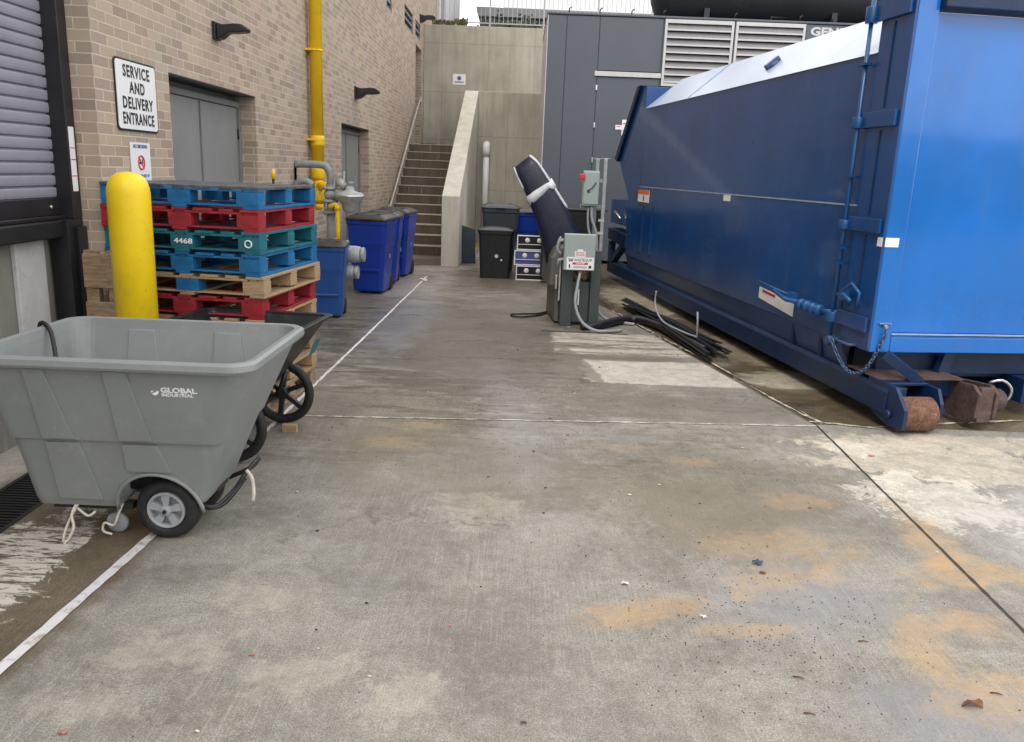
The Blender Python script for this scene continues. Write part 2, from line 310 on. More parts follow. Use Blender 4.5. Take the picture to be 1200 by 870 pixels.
def container_paint(name, col, rough=.16, coat=.5, mud=.35):
    t = NT(name)
    n = t.noise(.9, 5, .6)
    c = t.mix(t.ramp(n, .3, .7), tuple(x*.86 for x in col), tuple(x*1.12 for x in col))
    c = t.mix(t.math('MULTIPLY', t.ramp(t.noise(2.2, 8, .75, t.mapping(scale=(2, 2, .5))), .52, .72), .16), c, (.10, .16, .26))
    # scuffs dragged along the side, chips, and mud splashes low down
    c = t.mix(t.math('MULTIPLY', t.ramp(t.noise(5, 9, .85, t.mapping(scale=(6, .6, 6))), .66, .69), .35), c, (.22, .28, .38))
    c = t.mix(t.ramp(t.noise(34, 6, .8), .715, .735), c, (.10, .07, .055))
    sx = t.new('ShaderNodeSeparateXYZ'); t.l.new(t.co, sx.inputs[0])
    low = t.ramp(t.math('ADD', sx.outputs[2], t.math('MULTIPLY', t.noise(5, 8, .8), .9)), .95, 1.35, True)
    c = t.mix(t.math('MULTIPLY', low, mud), c, (.085, .075, .062))
    t.set(t.b.inputs['Base Color'], c)
    t.set(t.b.inputs['Roughness'], t.math('ADD', rough, t.math('ADD', t.math('MULTIPLY', t.noise(3, 6, .7), .16), t.math('MULTIPLY', low, .35))))
    t.b.inputs['Specular IOR Level'].default_value = .5
    t.b.inputs['Coat Weight'].default_value = coat; t.b.inputs['Coat Roughness'].default_value = .07
    t.bump(t.noise(1.3, 3, .5), .3, .03)
    return t.m
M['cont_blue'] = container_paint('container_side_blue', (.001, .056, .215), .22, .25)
M['cont_lit'] = container_paint('container_gate_lit_blue', (.0, .135, .50), .16, .7, .0)  # brighter copy of the side blue, sky light on the gate painted in
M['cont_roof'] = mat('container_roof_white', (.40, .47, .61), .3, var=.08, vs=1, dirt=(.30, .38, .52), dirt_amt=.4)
M['cont_mid'] = container_paint('container_fittings_blue', (.003, .075, .24), .3, .3, .0)
M['chain'] = mat('blue_grey_chain', (.10, .16, .28), .35, metal=.6, var=.3, vs=20)
M['cont_faded'] = mat('faded_repaint', (.05, .14, .26), .4, var=.2, vs=8)
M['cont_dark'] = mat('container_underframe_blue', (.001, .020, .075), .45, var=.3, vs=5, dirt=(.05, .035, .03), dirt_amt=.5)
M['weld_and_highlight'] = mat('pale_blue_weld_and_highlight', (.30, .38, .50), .4, var=.2, vs=8)  # weld seams, and the painted highlight on the gate's bottom rail

# ------------------------------------------------------------------ mesh builders
class MB:
    def __init__(s): s.bm = bmesh.new()
    def poly(s, pts, faces, smooth=False):
        vs = [s.bm.verts.new(p) for p in pts]
        for f in faces:
            try:
                fc = s.bm.faces.new([vs[i] for i in f]); fc.smooth = smooth
            except ValueError: pass
        return vs
    def box(s, x0, x1, y0, y1, z0, z1, M4=None):
        p = [Vector(q) for q in ((x0,y0,z0),(x1,y0,z0),(x1,y1,z0),(x0,y1,z0),(x0,y0,z1),(x1,y0,z1),(x1,y1,z1),(x0,y1,z1))]
        if M4 is not None: p = [M4 @ q for q in p]
        s.poly(p, [(0,3,2,1),(4,5,6,7),(0,1,5,4),(1,2,6,5),(2,3,7,6),(3,0,4,7)]); return s
    def beam(s, a, b, w, h, up=(0,0,1)):
        a = Vector(a); b = Vector(b); d = (b-a).normalized(); u = Vector(up)
        if abs(d.dot(u)) > .98: u = Vector((0,1,0))
        r = d.cross(u).normalized()*w/2; u = r.cross(d).normalized()*h/2
        p = [a-r-u, a+r-u, a+r+u, a-r+u, b-r-u, b+r-u, b+r+u, b-r+u]
        s.poly(p, [(0,1,2,3),(7,6,5,4),(0,4,5,1),(1,5,6,2),(2,6,7,3),(3,7,4,0)]); return s
    def prism(s, prof, a0, a1, axis='x'):
        """prof is a list of 2D points; extruded along axis between a0 and a1"""
        f = {'x': lambda a, p: (a, p[0], p[1]), 'y': lambda a, p: (p[0], a, p[1]), 'z': lambda a, p: (p[0], p[1], a)}[axis]
        n = len(prof); pts = [f(a0, p) for p in prof] + [f(a1, p) for p in prof]
        s.poly(pts, [tuple(range(n))[::-1], tuple(range(n, 2*n))] + [(i, (i+1) % n, n+(i+1) % n, n+i) for i in range(n)])
        return s
    def tube(s, pts, r, seg=10, smooth=True, curve=0, cap=True):
        pts = [Vector(p) for p in pts]
        if curve:
            q = []; P = [pts[0]]+pts+[pts[-1]]
            for i in range(1, len(P)-2):
                for k in range(curve):
                    t = k/curve; a, b, c, d = P[i-1], P[i], P[i+1], P[i+2]
                    q.append(.5*((2*b)+(c-a)*t+(2*a-5*b+4*c-d)*t*t+(3*b-a-3*c+d)*t**3))
            q.append(pts[-1]); pts = q
        rs = r if isinstance(r, (list, tuple)) else [r]*len(pts)
        if len(rs) != len(pts): rs = [rs[min(len(rs)-1, int(i*len(rs)/len(pts)))] for i in range(len(pts))]
        rings = []; prev = None
        for i, p in enumerate(pts):
            d = ((pts[i+1]-p) if i == 0 else (p-pts[i-1]) if i == len(pts)-1 else ((pts[i+1]-p).normalized()+(p-pts[i-1]).normalized()))
            d = d.normalized() if d.length > 1e-9 else Vector((0,0,1))
            if prev is None:
                u = Vector((0,0,1)) if abs(d.z) < .9 else Vector((1,0,0)); u = (u-d*u.dot(d)).normalized()
            else:
                u = prev-d*prev.dot(d); u = u.normalized()
            prev = u; v = d.cross(u)
            rings.append([s.bm.verts.new(p+(u*math.cos(2*PI*k/seg)+v*math.sin(2*PI*k/seg))*rs[i]) for k in range(seg)])
        for a, b in zip(rings, rings[1:]):
            for k in range(seg):
                f = s.bm.faces.new((a[k], a[(k+1) % seg], b[(k+1) % seg], b[k])); f.smooth = smooth
        if cap:
            s.bm.faces.new(rings[0][::-1]); s.bm.faces.new(rings[-1])
        return s
    def cyl(s, a, b, r, seg=20): return s.tube([a, b], r, seg)
    def lathe(s, prof, seg=24, origin=(0,0,0), axis='z', smooth=True, cap=True):
        """prof: (radius, height) list"""
        o = Vector(origin); rings = []
        for (r, h) in prof:
            ring = []
            for k in range(seg):
                a = 2*PI*k/seg; c, q = r*math.cos(a), r*math.sin(a)
                v = {'z': (c, q, h), 'y': (c, h, q), 'x': (h, c, q)}[axis]
                ring.append(s.bm.verts.new(o+Vector(v)))
            rings.append(ring)
        for a, b in zip(rings, rings[1:]):
            for k in range(seg):
                f = s.bm.faces.new((a[k], a[(k+1) % seg], b[(k+1) % seg], b[k])); f.smooth = smooth
        if cap: s.bm.faces.new(rings[0][::-1]); s.bm.faces.new(rings[-1])
        return s
    def loft(s, rings, smooth=True, cap0=True, cap1=True):
        R = [[s.bm.verts.new(p) for p in ring] for ring in rings]; n = len(R[0])
        for a, b in zip(R, R[1:]):
            for k in range(n):
                f = s.bm.faces.new((a[k], a[(k+1) % n], b[(k+1) % n], b[k])); f.smooth = smooth
        if cap0: s.bm.faces.new(R[0][::-1])
        if cap1: s.bm.faces.new(R[-1])
        return s
    def torus(s, c, R, r, axis='y', seg=28, sec=10, sx=1):
        c = Vector(c); rings = []
        for i in range(seg):
            a = 2*PI*i/seg; ring = []
            for k in range(sec):
                b = 2*PI*k/sec; q = R+r*math.cos(b)
                v = (q*math.cos(a)*sx, r*math.sin(b), q*math.sin(a)) if axis == 'y' else (r*math.sin(b), q*math.cos(a)*sx, q*math.sin(a)) if axis == 'x' else (q*math.cos(a)*sx, q*math.sin(a), r*math.sin(b))
                ring.append(s.bm.verts.new(c+Vector(v)))
            rings.append(ring)
        for i in range(seg):
            a, b = rings[i], rings[(i+1) % seg]
            for k in range(sec):
                f = s.bm.faces.new((a[k], a[(k+1) % sec], b[(k+1) % sec], b[k])); f.smooth = True
        return s
    def build(s, name, m, parent=None, bevel=0, off=None):
        bmesh.ops.recalc_face_normals(s.bm, faces=s.bm.faces)
        if off is not None: bmesh.ops.translate(s.bm, verts=s.bm.verts, vec=-Vector(off))
        me = bpy.data.meshes.new(name); s.bm.to_mesh(me); s.bm.free()
        me.materials.append(M[m] if isinstance(m, str) else m)
        o = bpy.data.objects.new(name, me); C.objects.link(o)
        if parent is not None: o.parent = parent
        if bevel:
            b = o.modifiers.new('bevel', 'BEVEL'); b.width = bevel; b.segments = 2; b.limit_method = 'ANGLE'; b.angle_limit = .6
        return o

def rr(x0, x1, y0, y1, z, r, n=5):
    out = []
    for (cx, cy, a0) in ((x1-r, y0+r, -PI/2), (x1-r, y1-r, 0), (x0+r, y1-r, PI/2), (x0+r, y0+r, PI)):
        for i in range(n+1):
            a = a0+PI/2*i/n; out.append(Vector((cx+r*math.cos(a), cy+r*math.sin(a), z)))
    return out

def tag(o, label=None, cat=None, group=None, kind=None):
    if label: o['label'] = label
    if cat: o['category'] = cat
    if group: o['group'] = group
    if kind: o['kind'] = kind
    return o
def thing(name, label, cat, loc=(0,0,0), rz=0, group=None):
    o = bpy.data.objects.new(name, None); C.objects.link(o); o.empty_display_size = .2
    o.location = loc; o.rotation_euler = (0, 0, rz); return tag(o, label, cat, group)
def struct(o): return tag(o, kind='structure')

AX = {'+x': Matrix(((0,0,1),(1,0,0),(0,1,0))), '-y': Matrix(((1,0,0),(0,0,-1),(0,1,0))), '-x': Matrix(((0,0,-1),(-1,0,0),(0,1,0)))}
def text(name, body, size, loc, face, m, parent, bold=.0, sx=1., align='CENTER', thick=.0008, spacing=1., ch=1.):
    cu = bpy.data.curves.new(name, 'FONT'); cu.body = body; cu.size = size; cu.align_x = align; cu.align_y = 'CENTER'
    cu.offset = bold; cu.extrude = thick; cu.space_line = spacing; cu.resolution_u = 3; cu.space_character = ch
    tmp = bpy.data.objects.new('tmp', cu); C.objects.link(tmp)
    dg = bpy.context.evaluated_depsgraph_get(); me = bpy.data.meshes.new_from_object(tmp.evaluated_get(dg))
    bpy.data.objects.remove(tmp); bpy.data.curves.remove(cu)
    R = AX[face]; me.transform(Matrix.Translation(Vector(loc)) @ R.to_4x4() @ Matrix.Diagonal((sx, 1, 1, 1)))
    me.materials.clear(); me.materials.append(M[m]); me.name = name
    o = bpy.data.objects.new(name, me); C.objects.link(o); o.parent = parent
    return o
def plate(c, w, h, face, d=.004, r=0.02):
    """rounded plate centred on c, facing +x or -y"""
    mb = MB(); n = 4; ring = []
    for (sx, sy, a0) in ((1,-1,-PI/2), (1,1,0), (-1,1,PI/2), (-1,-1,PI)):
        for i in range(n+1):
            a = a0+PI/2*i/n; ring.append((sx*(w/2-r)+r*math.cos(a), sy*(h/2-r)+r*math.sin(a)))
    R = AX[face]; c = Vector(c)
    mb.loft([[c+R @ Vector((p[0], p[1], z)) for p in ring] for z in (-d/2, d/2)], smooth=False)
    return mb

# ------------------------------------------------------------------ world, sun, camera
w = bpy.data.worlds.new('World'); sc.world = w; w.use_nodes = True
wn = w.node_tree.nodes; wl = w.node_tree.links; bg = wn['Background']
sky = wn.new('ShaderNodeTexSky'); sky.sky_type = 'NISHITA'; sky.sun_disc = False
SUN_EL, SUN_AZ = math.radians(52), math.radians(200)
sky.sun_elevation = SUN_EL; sky.sun_rotation = SUN_AZ; sky.air_density = 1.2; sky.dust_density = 5; sky.ozone_density = 1
tcw = wn.new('ShaderNodeTexCoord'); nzw = wn.new('ShaderNodeTexNoise'); nzw.inputs['Scale'].default_value = 2.2; nzw.inputs['Detail'].default_value = 6
wl.new(tcw.outputs['Generated'], nzw.inputs['Vector'])
rampw = wn.new('ShaderNodeMapRange'); wl.new(nzw.outputs['Fac'], rampw.inputs['Value'])
rampw.inputs['From Min'].default_value = .3; rampw.inputs['From Max'].default_value = .7; rampw.inputs['To Min'].default_value = .78; rampw.inputs['To Max'].default_value = .97
mxw = wn.new('ShaderNodeMix'); mxw.data_type = 'RGBA'; wl.new(rampw.outputs[0], mxw.inputs[0]); wl.new(sky.outputs[0], mxw.inputs[6]); mxw.inputs[7].default_value = (10.4, 10.2, 10.1, 1)
wl.new(mxw.outputs[2], bg.inputs['Color']); bg.inputs['Strength'].default_value = .13
sd = bpy.data.lights.new('sun', 'SUN'); sd.energy = 1.0; sd.angle = math.radians(25); sd.color = (1, .965, .92)
so = bpy.data.objects.new('sun', sd); C.objects.link(so)
sdir = Vector((math.sin(SUN_AZ)*math.cos(SUN_EL), math.cos(SUN_AZ)*math.cos(SUN_EL), math.sin(SUN_EL)))
so.rotation_euler = (-sdir).to_track_quat('-Z', 'Y').to_euler()

cd = bpy.data.cameras.new('camera'); co = bpy.data.objects.new('camera', cd); C.objects.link(co); sc.camera = co
cd.sensor_fit = 'HORIZONTAL'; cd.sensor_width = 36; cd.lens = 957.8/1200*36; cd.clip_start = .05; cd.clip_end = 2000
p_, r_ = math.radians(13.78), math.radians(2.219)
fw = Vector((0, math.cos(p_), -math.sin(p_))); rt = Vector((1,0,0)); up = Vector((0, math.sin(p_), math.cos(p_)))
R2 = rt*math.cos(r_)+up*math.sin(r_); U2 = -rt*math.sin(r_)+up*math.cos(r_)
mw = Matrix((( R2.x, U2.x, -fw.x, 0), (R2.y, U2.y, -fw.y, 0), (R2.z, U2.z, -fw.z, 1.7), (0,0,0,1))); co.matrix_world = mw
sc.view_settings.view_transform = 'Standard'; sc.view_settings.look = 'None'; sc.view_settings.exposure = .66; sc.view_settings.gamma = 1

# ------------------------------------------------------------------ ground, joints and lines
DX0, DX1, DY0, DY1 = -2.62, -2.31, -2., 5.0
g = MB(); big = 150
for (x0, x1, y0, y1) in ((-big, DX0, -big, big), (DX1, big, -big, big), (DX0, DX1, -big, DY0), (DX0, DX1, DY1, big)):
    g.poly([(x0,y0,0),(x1,y0,0),(x1,y1,0),(x0,y1,0)], [(0,1,2,3)])
struct(g.build('ground', 'ground'))

def strip(name, pts, w, m, z=.004, jit=.3, step=.05):
    mb = MB(); P = [Vector((*p, 0)) for p in pts]; L = []; R = []
    for a, b in zip(P, P[1:]):
        n = max(2, int((b-a).length/step)); d = (b-a).normalized(); s_ = Vector((-d.y, d.x, 0))
        for i in range(n+(b is P[-1])):
            p = a+(b-a)*i/n; L.append(p+s_*w/2*(1+random.uniform(-jit, jit))); R.append(p-s_*w/2*(1+random.uniform(-jit, jit)))
    pts_ = [(p.x, p.y, z) for p in L]+[(p.x, p.y, z) for p in R]; n = len(L)
    mb.poly(pts_, [(i, n+i, n+i+1, i+1) for i in range(n-1)])
    return struct(mb.build(name, m))
strip('painted_line', [(-1.765, .9), (-1.69, 2.38), (-1.60, 4.0)], .046, 'line_white_near', jit=.12)
strip('painted_line', [(-1.60, 4.0), (-1.51, 8.0), (-1.42, 13.1)], .025, 'line_white', jit=.35)
strip('cross_joint', [(-1.56, 5.38), (0, 5.48), (2.21, 5.62)], .020, 'joint_cross', jit=.7, step=.03)
strip('slab_edge', [(2.18, 5.72), (2.6, 5.63), (3.2, 5.8), (4.6, 6.15)], .03, 'joint_pale', jit=.7, z=.006)
strip('control_joint', [(1.93, .9), (2.07, 2.93), (2.21, 5.72)], .013, 'joint_dark', jit=.35)
strip('slab_edge', [(2.26, 5.68), (2.12, 6.25), (1.88, 7.51), (1.55, 8.9), (1.25, 10.4)], .035, 'joint_pale', jit=.6, z=.006)
strip('control_joint', [(2.21, 5.9), (1.86, 7.51), (1.32, 9.9), (1.1, 12)], .016, 'joint_dark', jit=.5, z=.009)
strip('patch_joint', [(.3, 8.85), (1.25, 8.8)], .03, 'joint_dark', jit=.6)

# trench drain
td = thing('trench_drain', 'black slotted trench drain grate set in the concrete at the left', 'drain', (-2.465, 3.6, 0))
mb = MB(); mb.box(DX0-.01, DX1+.01, DY0, DY1, -.30, -.22, Matrix.Translation((2.465, -3.6, 0)))
mb.build('trench_bottom', 'black', td)
mb = MB()
for x0, x1 in ((DX0, DX0+.025), (DX1-.025, DX1)): mb.box(x0+2.465, x1+2.465, DY0-3.6, DY1-3.6, -.22, .003)
mb.build('frame', 'black_paint', td)
mb = MB(); y = .8
while y < 4.98:
    mb.box(DX0+.025+2.465, DX1-.025+2.465, y-3.6, y-3.6+.014, -.03, -.001); y += .032
for x in (-.05, .05): mb.box(x-.006, x+.006, DY0-3.6, DY1-3.6, -.034, -.008)
mb.build('grate', 'black_paint', td)

# ------------------------------------------------------------------ brick building
WX = -2.65
bb = thing('brick_building', 'tan brick service building with grey doors along the left side', 'building', (WX, 5.31, 0))
O = Vector((WX, 5.31, 0))
def wall_x(mb, X, y0, y1, z0, z1, holes, depth):
    """wall face at plane X facing +x with reveals going back by depth"""
    ys = sorted({y0, y1, *[h[0] for h in holes], *[h[1] for h in holes]}); zs = sorted({z0, z1, *[h[2] for h in holes], *[h[3] for h in holes]})
    for a, b in zip(ys, ys[1:]):
        for c, d in zip(zs, zs[1:]):
            if any(h[0] <= (a+b)/2 <= h[1] and h[2] <= (c+d)/2 <= h[3] for h in holes): continue
            mb.poly([(X,a,c),(X,b,c),(X,b,d),(X,a,d)], [(0,1,2,3)])
    for (a, b, c, d) in holes:
        mb.poly([(X,a,c),(X,a,d),(X-depth,a,d),(X-depth,a,c)], [(0,1,2,3)]); mb.poly([(X,b,c),(X,b,d),(X-depth,b,d),(X-depth,b,c)], [(3,2,1,0)])
        mb.poly([(X,a,d),(X,b,d),(X-depth,b,d),(X-depth,a,d)], [(0,1,2,3)]); mb.poly([(X,a,c),(X,b,c),(X-depth,b,c),(X-depth,a,c)], [(3,2,1,0)])
D1 = (6.43, 8.49, 0.002, 2.315); D2 = (12.52, 14.76, 0.002, 2.29); D3 = (21.2, 22.4, 2.235, 4.6)
V1 = (16.75, 17.4, 4.62, 5.5); V2 = (19.2, 20.65, 4.72, 5.15); V3 = (21.1, 22.1, 4.78, 5.15)
mb = MB(); wall_x(mb, WX, 5.31, 27.0, 0, 11, [D1, D2, D3, V1, V2, V3], .24)
mb.poly([(WX,5.31,0),(WX-.38,5.31,0),(WX-.38,5.31,11),(WX,5.31,11)], [(0,1,2,3)])
mb.poly([(WX-.38,5.31,4.6),(WX-.38,-3,4.6),(WX-.38,-3,11),(WX-.38,5.31,11)], [(0,1,2,3)])
mb.poly([(WX-.38,5.31,4.6),(WX-.9,5.31,4.6),(WX-.9,-3,4.6),(WX-.38,-3,4.6)], [(0,1,2,3)])
mb.poly([(WX,27,0),(WX-3,27,0),(WX-3,27,11),(WX,27,11)], [(0,1,2,3)])
wall = mb.build('brick_wall', 'brick', bb, off=O)
# steel lintels
for h in (D1, D2):
    mb = MB(); mb.box(WX-.235, WX+.003, h[0]-.0, h[1]+.0, h[3]-.012, h[3]-.002); mb.build('lintel', 'black_paint', bb, off=O)
def door(h, leaves, name, lab=None):
    x = WX-.17; top = h[3]-.115
    mb = MB(); fr = .05
    mb.box(x-.06, x+.02, h[0]+.002, h[0]+fr, 0.004, top); mb.box(x-.06, x+.02, h[1]-fr, h[1]-.002, 0.004, top)
    mb.box(x-.06, x+.02, h[0]+.002, h[1]-.002, top, top+.05)
    mb.box(x-.07, x-.03, h[0]+.002, h[1]-.002, top+.05, h[3]-.014)
    d = MB(); n = leaves; L = (h[1]-h[0]-2*fr)/n
    for i in range(n): d.box(x-.045, x-.002, h[0]+fr+L*i+.004, h[0]+fr+L*(i+1)-.004, .012, top-.006)
    o = d.build(name, 'door_grey', bb, .002, off=O); tag(o, lab)
    mb.build('door_frame', 'frame_grey', o, .003, off=O)
    hm = MB()
    if n == 2:
        hm.box(x-.001, x+.012, h[0]+fr+L-.012, h[0]+fr+L+.012, .02, top-.01)
    hm.build('astragal', 'frame_grey', o, off=O) if n == 2 else None
    k = MB(); yk = h[0]+fr+L*(1 if n == 2 else .9)+(.09 if n == 2 else 0)
    k.box(x, x+.012, yk-.02, yk+.02, .95, 1.12); k.cyl((x+.012, yk, 1.04), (x+.06, yk, 1.04), .012, 10); k.cyl((x+.055, yk, 1.04), (x+.055, yk+.11, 1.04), .01, 8)
    k.build('handle', 'chrome', o, off=O)
    for z in (.3, 1.1, 1.95):
        q = MB(); q.cyl((x+.006, h[1]-fr-.002, z-.05), (x+.006, h[1]-fr-.002, z+.05), .009, 8); q.build('hinge', 'black_paint', o, off=O)
door(D1, 2, 'double_door', 'grey steel double door in the near recess'); door(D2, 2, 'double_door', 'grey steel double door in the far recess')
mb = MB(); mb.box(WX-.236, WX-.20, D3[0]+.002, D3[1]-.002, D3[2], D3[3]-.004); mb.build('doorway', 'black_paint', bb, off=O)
for v in (V1, V2, V3):
    mb = MB(); mb.box(WX-.235, WX-.20, v[0]+.002, v[1]-.002, v[2]+.002, v[3]-.002); lv = mb.build('vent', 'black', bb, off=O)
    mb = MB(); z = v[2]+.02
    while z < v[3]-.05:
        mb.box(WX-.14, WX-.02, v[0]+.004, v[1]-.004, z, z+.045); z += .145
    for y in (v[0]+.003, v[1]-.033): mb.box(WX-.16, WX-.012, y, y+.03, v[2]+.003, v[3]-.003)
    mb.build('slats', 'louver', lv, off=O)
# roller shutter in the loading dock opening
SX = WX-.25
mb = MB(); prof = []; z = 1.43; pitch = .072
pf = []
while z < 4.6:
    pf += [(.001, z), (.007, z+.004), (.010, z+.018), (.011, z+.036), (.010, z+.052), (.007, z+.060), (-.010, z+.063), (-.010, z+.070)]; z += pitch
n = len(pf); pts = [(SX+p[0], -3, p[1]) for p in pf]+[(SX+p[0], 5.22, p[1]) for p in pf]
mb.poly(pts, [(i, i+1, n+i+1, n+i) for i in range(n-1)])
rs = mb.build('roller_shutter', 'shutter', bb, off=O)
tag(rs, 'pale grey slatted roller shutter, partly above the dock')
mb = MB(); mb.box(SX-.02, SX+.035, -3, 5.215, 1.325, 1.43); mb.box(SX-.02, SX+.06, -3, 5.21, 1.30, 1.322); mb.build('bottom_bar', 'black_paint', rs, .004, off=O)
mb = MB()
for y in (2.2, 3.3, 4.42, 5.08): mb.lathe([(.012, .035), (.012, .043), (.004, .046)], 10, (SX, y, 1.375), 'x')
mb.build('bolt', 'chrome', rs, off=O)
mb = MB(); mb.box(SX-.04, SX+.075, -3, 5.20, 1.19, 1.295); mb.build('rubber_seal', 'black', bb, .01, off=O)
mb = MB(); mb.box(WX-.262, WX-.142, 5.205, 5.305, 1.3, 4.6); mb.box(WX-.262, WX-.142, 5.12, 5.305, 0, 1.298); mb.box(WX-.1415, WX-.118, 5.20, 5.303, 0, 1.25); mb.build('door_track', 'black_paint', bb, .004, off=O)
mb = MB(); mb.box(WX-.1395, WX-.1370, 5.215, 5.275, 1.47, 1.86); ts = mb.build('white_label_strip', 'sign_white', bb, off=O)
mb = MB()
for z in (1.56, 1.66, 1.73): mb.box(WX-.1368, WX-.1360, 5.218, 5.272, z, z+.006)
mb.build('label_print', 'red_ink', ts, off=O)
mb = MB(); mb.box(SX-.45, SX-.03, -3, 5.30, 0, 1.189); mb.build('dock_face', 'dock_concrete', bb, off=O)
mb = MB(); mb.box(SX-.029, SX+.0, 4.73, 5.03, 0, 1.186); mb.build('white_bumper_board', 'white_paint', bb, .004, off=O)

# stairs
st = thing('concrete_stairs', 'stained concrete stairs climbing between brick wall and parapet', 'stairs', (-2, 16.3, 0))
SO = Vector((-2, 16.3, 0)); R_, T_ = .186, .35
for i in range(12):
    y0 = 16.3+T_*i; z1 = R_*(i+1)
    mb = MB(); mb.box(WX+.003, -1.332, y0, 20.5, z1-R_, z1-.018); s1 = mb.build('step', 'stair', st, off=SO)
    mb = MB(); mb.box(WX+.004, -1.333, y0-.012, y0+.06, z1-.0175, z1); mb.box(WX+.004, -1.333, y0+.061, 20.49, z1-.0175, z1-.004); mb.build('tread_edge', 'nosing', s1, .004, off=SO)
mb = MB(); mb.box(WX+.003, -1.332, 20.502, 22.897, 2.0, 2.234); mb.build('landing', 'stair', st, off=SO)
mb = MB(); mb.box(WX+.02, WX+.45, 22.1, 22.7, 2.236, 2.30); tag(mb.build('doormat', 'black', None, .01), 'dark mat lying on the top landing of the stairs', 'doormat')

hr = thing('handrail', 'slim steel handrail rising along the brick wall beside the stairs', 'handrail', (WX+.1, 16.7, 0))
HO = Vector((WX+.1, 16.7, 0)); hx = WX+.085
mb = MB(); mb.tube([(hx, 16.45, .93), (hx, 16.75, .95), (hx, 21.27, 3.25), (hx, 21.6, 3.27)], .024, 12, curve=4); mb.build('rail', 'rail', hr, off=HO)
for k in range(4):
    t = .08+k*.28; y = 16.75+4.52*t; z = .95+2.3*t
    mb = MB(); mb.tube([(hx, y, z-.01), (hx, y, z-.07), (WX+.002, y, z-.09)], .008, 8); mb.lathe([(.03, 0), (.03, .008)], 12, (WX+.001, y, z-.09), 'x'); mb.build('bracket', 'rail', hr, off=HO)

mb = MB(); mb.prism([(14.45, 0), (14.45, 1.23), (19.85, 3.45), (22.89, 3.45), (22.89, 0)], -1.33, -1.02, 'x')
tag(mb.build('stair_parapet', 'concrete_light', None, .012), 'pale concrete parapet wall sloping up beside the stairs', 'wall')
mb = MB(); mb.box(-1.018, 6, 19.85, 20.1, 0, 3.45)
tag(mb.build('lower_retaining_wall', 'concrete', None, .01), 'stained lower concrete wall behind the white drain pipe', 'wall')
mb = MB(); mb.box(WX+.003, 14, 22.9, 23.25, 0, 5.33)
tag(mb.build('upper_retaining_wall', 'concrete', None, .012), 'tall weathered concrete wall at the top of the stairs under the railing', 'wall')
mb = MB(); mb.box(-1.0, 14, 20.11, 22.89, 0, 2.9); struct(mb.build('planter_fill', 'ground'))
mb = MB(); mb.poly([(-40, 23.26, 5.1), (60, 23.26, 5.1), (60, 140, 5.1), (-40, 140, 5.1)], [(0,1,2,3)]); struct(mb.build('upper_terrace', 'ground'))

# railing on upper wall
fr = thing('terrace_railing', 'white picket railing along the top of the tall concrete wall', 'railing', (-1, 23.07, 5.33))
FO = Vector((-1, 23.07, 5.33)); FX0, FX1 = -2.35, 5.2
mb = MB(); mb.box(FX0, FX1, 23.05, 23.09, 6.42, 6.46); mb.box(FX0, FX1, 23.055, 23.085, 5.42, 5.45); mb.build('rails', 'white_steel', fr, off=FO)
x = FX0
mb = MB(); i = 0
while x < FX1:
    if i % 12: mb.box(x-.007, x+.007, 23.063, 23.077, 5.45, 6.42)
    i += 1; x += .118
mb.build('pickets', 'white_steel', fr, off=FO)
for k in range(6):
    x = FX0+k*12*.118
    mb = MB(); mb.box(x-.022, x+.022, 23.048, 23.092, 5.332, 6.5); mb.build('post', 'white_steel', fr, off=FO)

# distant buildings above the wall
fb = thing('modern_building', 'distant grey building with slanted end and dark window band behind the railing', 'building', (6, 48, 5.1))
BO = Vector((6, 48, 5.1))
mb = MB(); mb.prism([(-2.62, 9.95), (-2.5, 9.5), (40, 9.3), (40, 9.75)], 46, 60, 'y'); fbf = mb.build('fascia', 'far_grey', fb, off=BO)
mb = MB(); mb.box(-1.2, 40, 47, 59, 9.96, 13.5); mb.build('upper_storey', 'far_pale', fb, off=BO)
mb = MB(); mb.prism([(-2.45, 9.49), (-2.2, 5.11), (38, 5.11), (38, 9.29)], 46.4, 58, 'y'); mb.build('window_band', 'glass_dark', fb, off=BO)
mb = MB()
for k in range(14): mb.box(-1.6+k*2.4, -1.52+k*2.4, 46.3, 46.39, 5.12, 9.29)
mb.build('mullions', 'far_grey', fb, off=BO)
pb = thing('corner_building', 'pale distant building with vertical panels beside the brick corner', 'building', (-5.4, 42, 5.1))
PO = Vector((-5.4, 42, 5.1))
mb = MB(); mb.box(-9, -3.9, 42, 52, 5.11, 16); mb.build('wall', 'far_band', pb, off=PO)
for k in range(5):
    mb = MB(); mb.box(-5.4+k*.34, -5.25+k*.34, 41.9, 42.0, 5.2, 15.9); mb.build('pilaster', ('far_pale', 'far_grey', 'brick', 'far_pale', 'far_grey')[k], pb, off=PO)

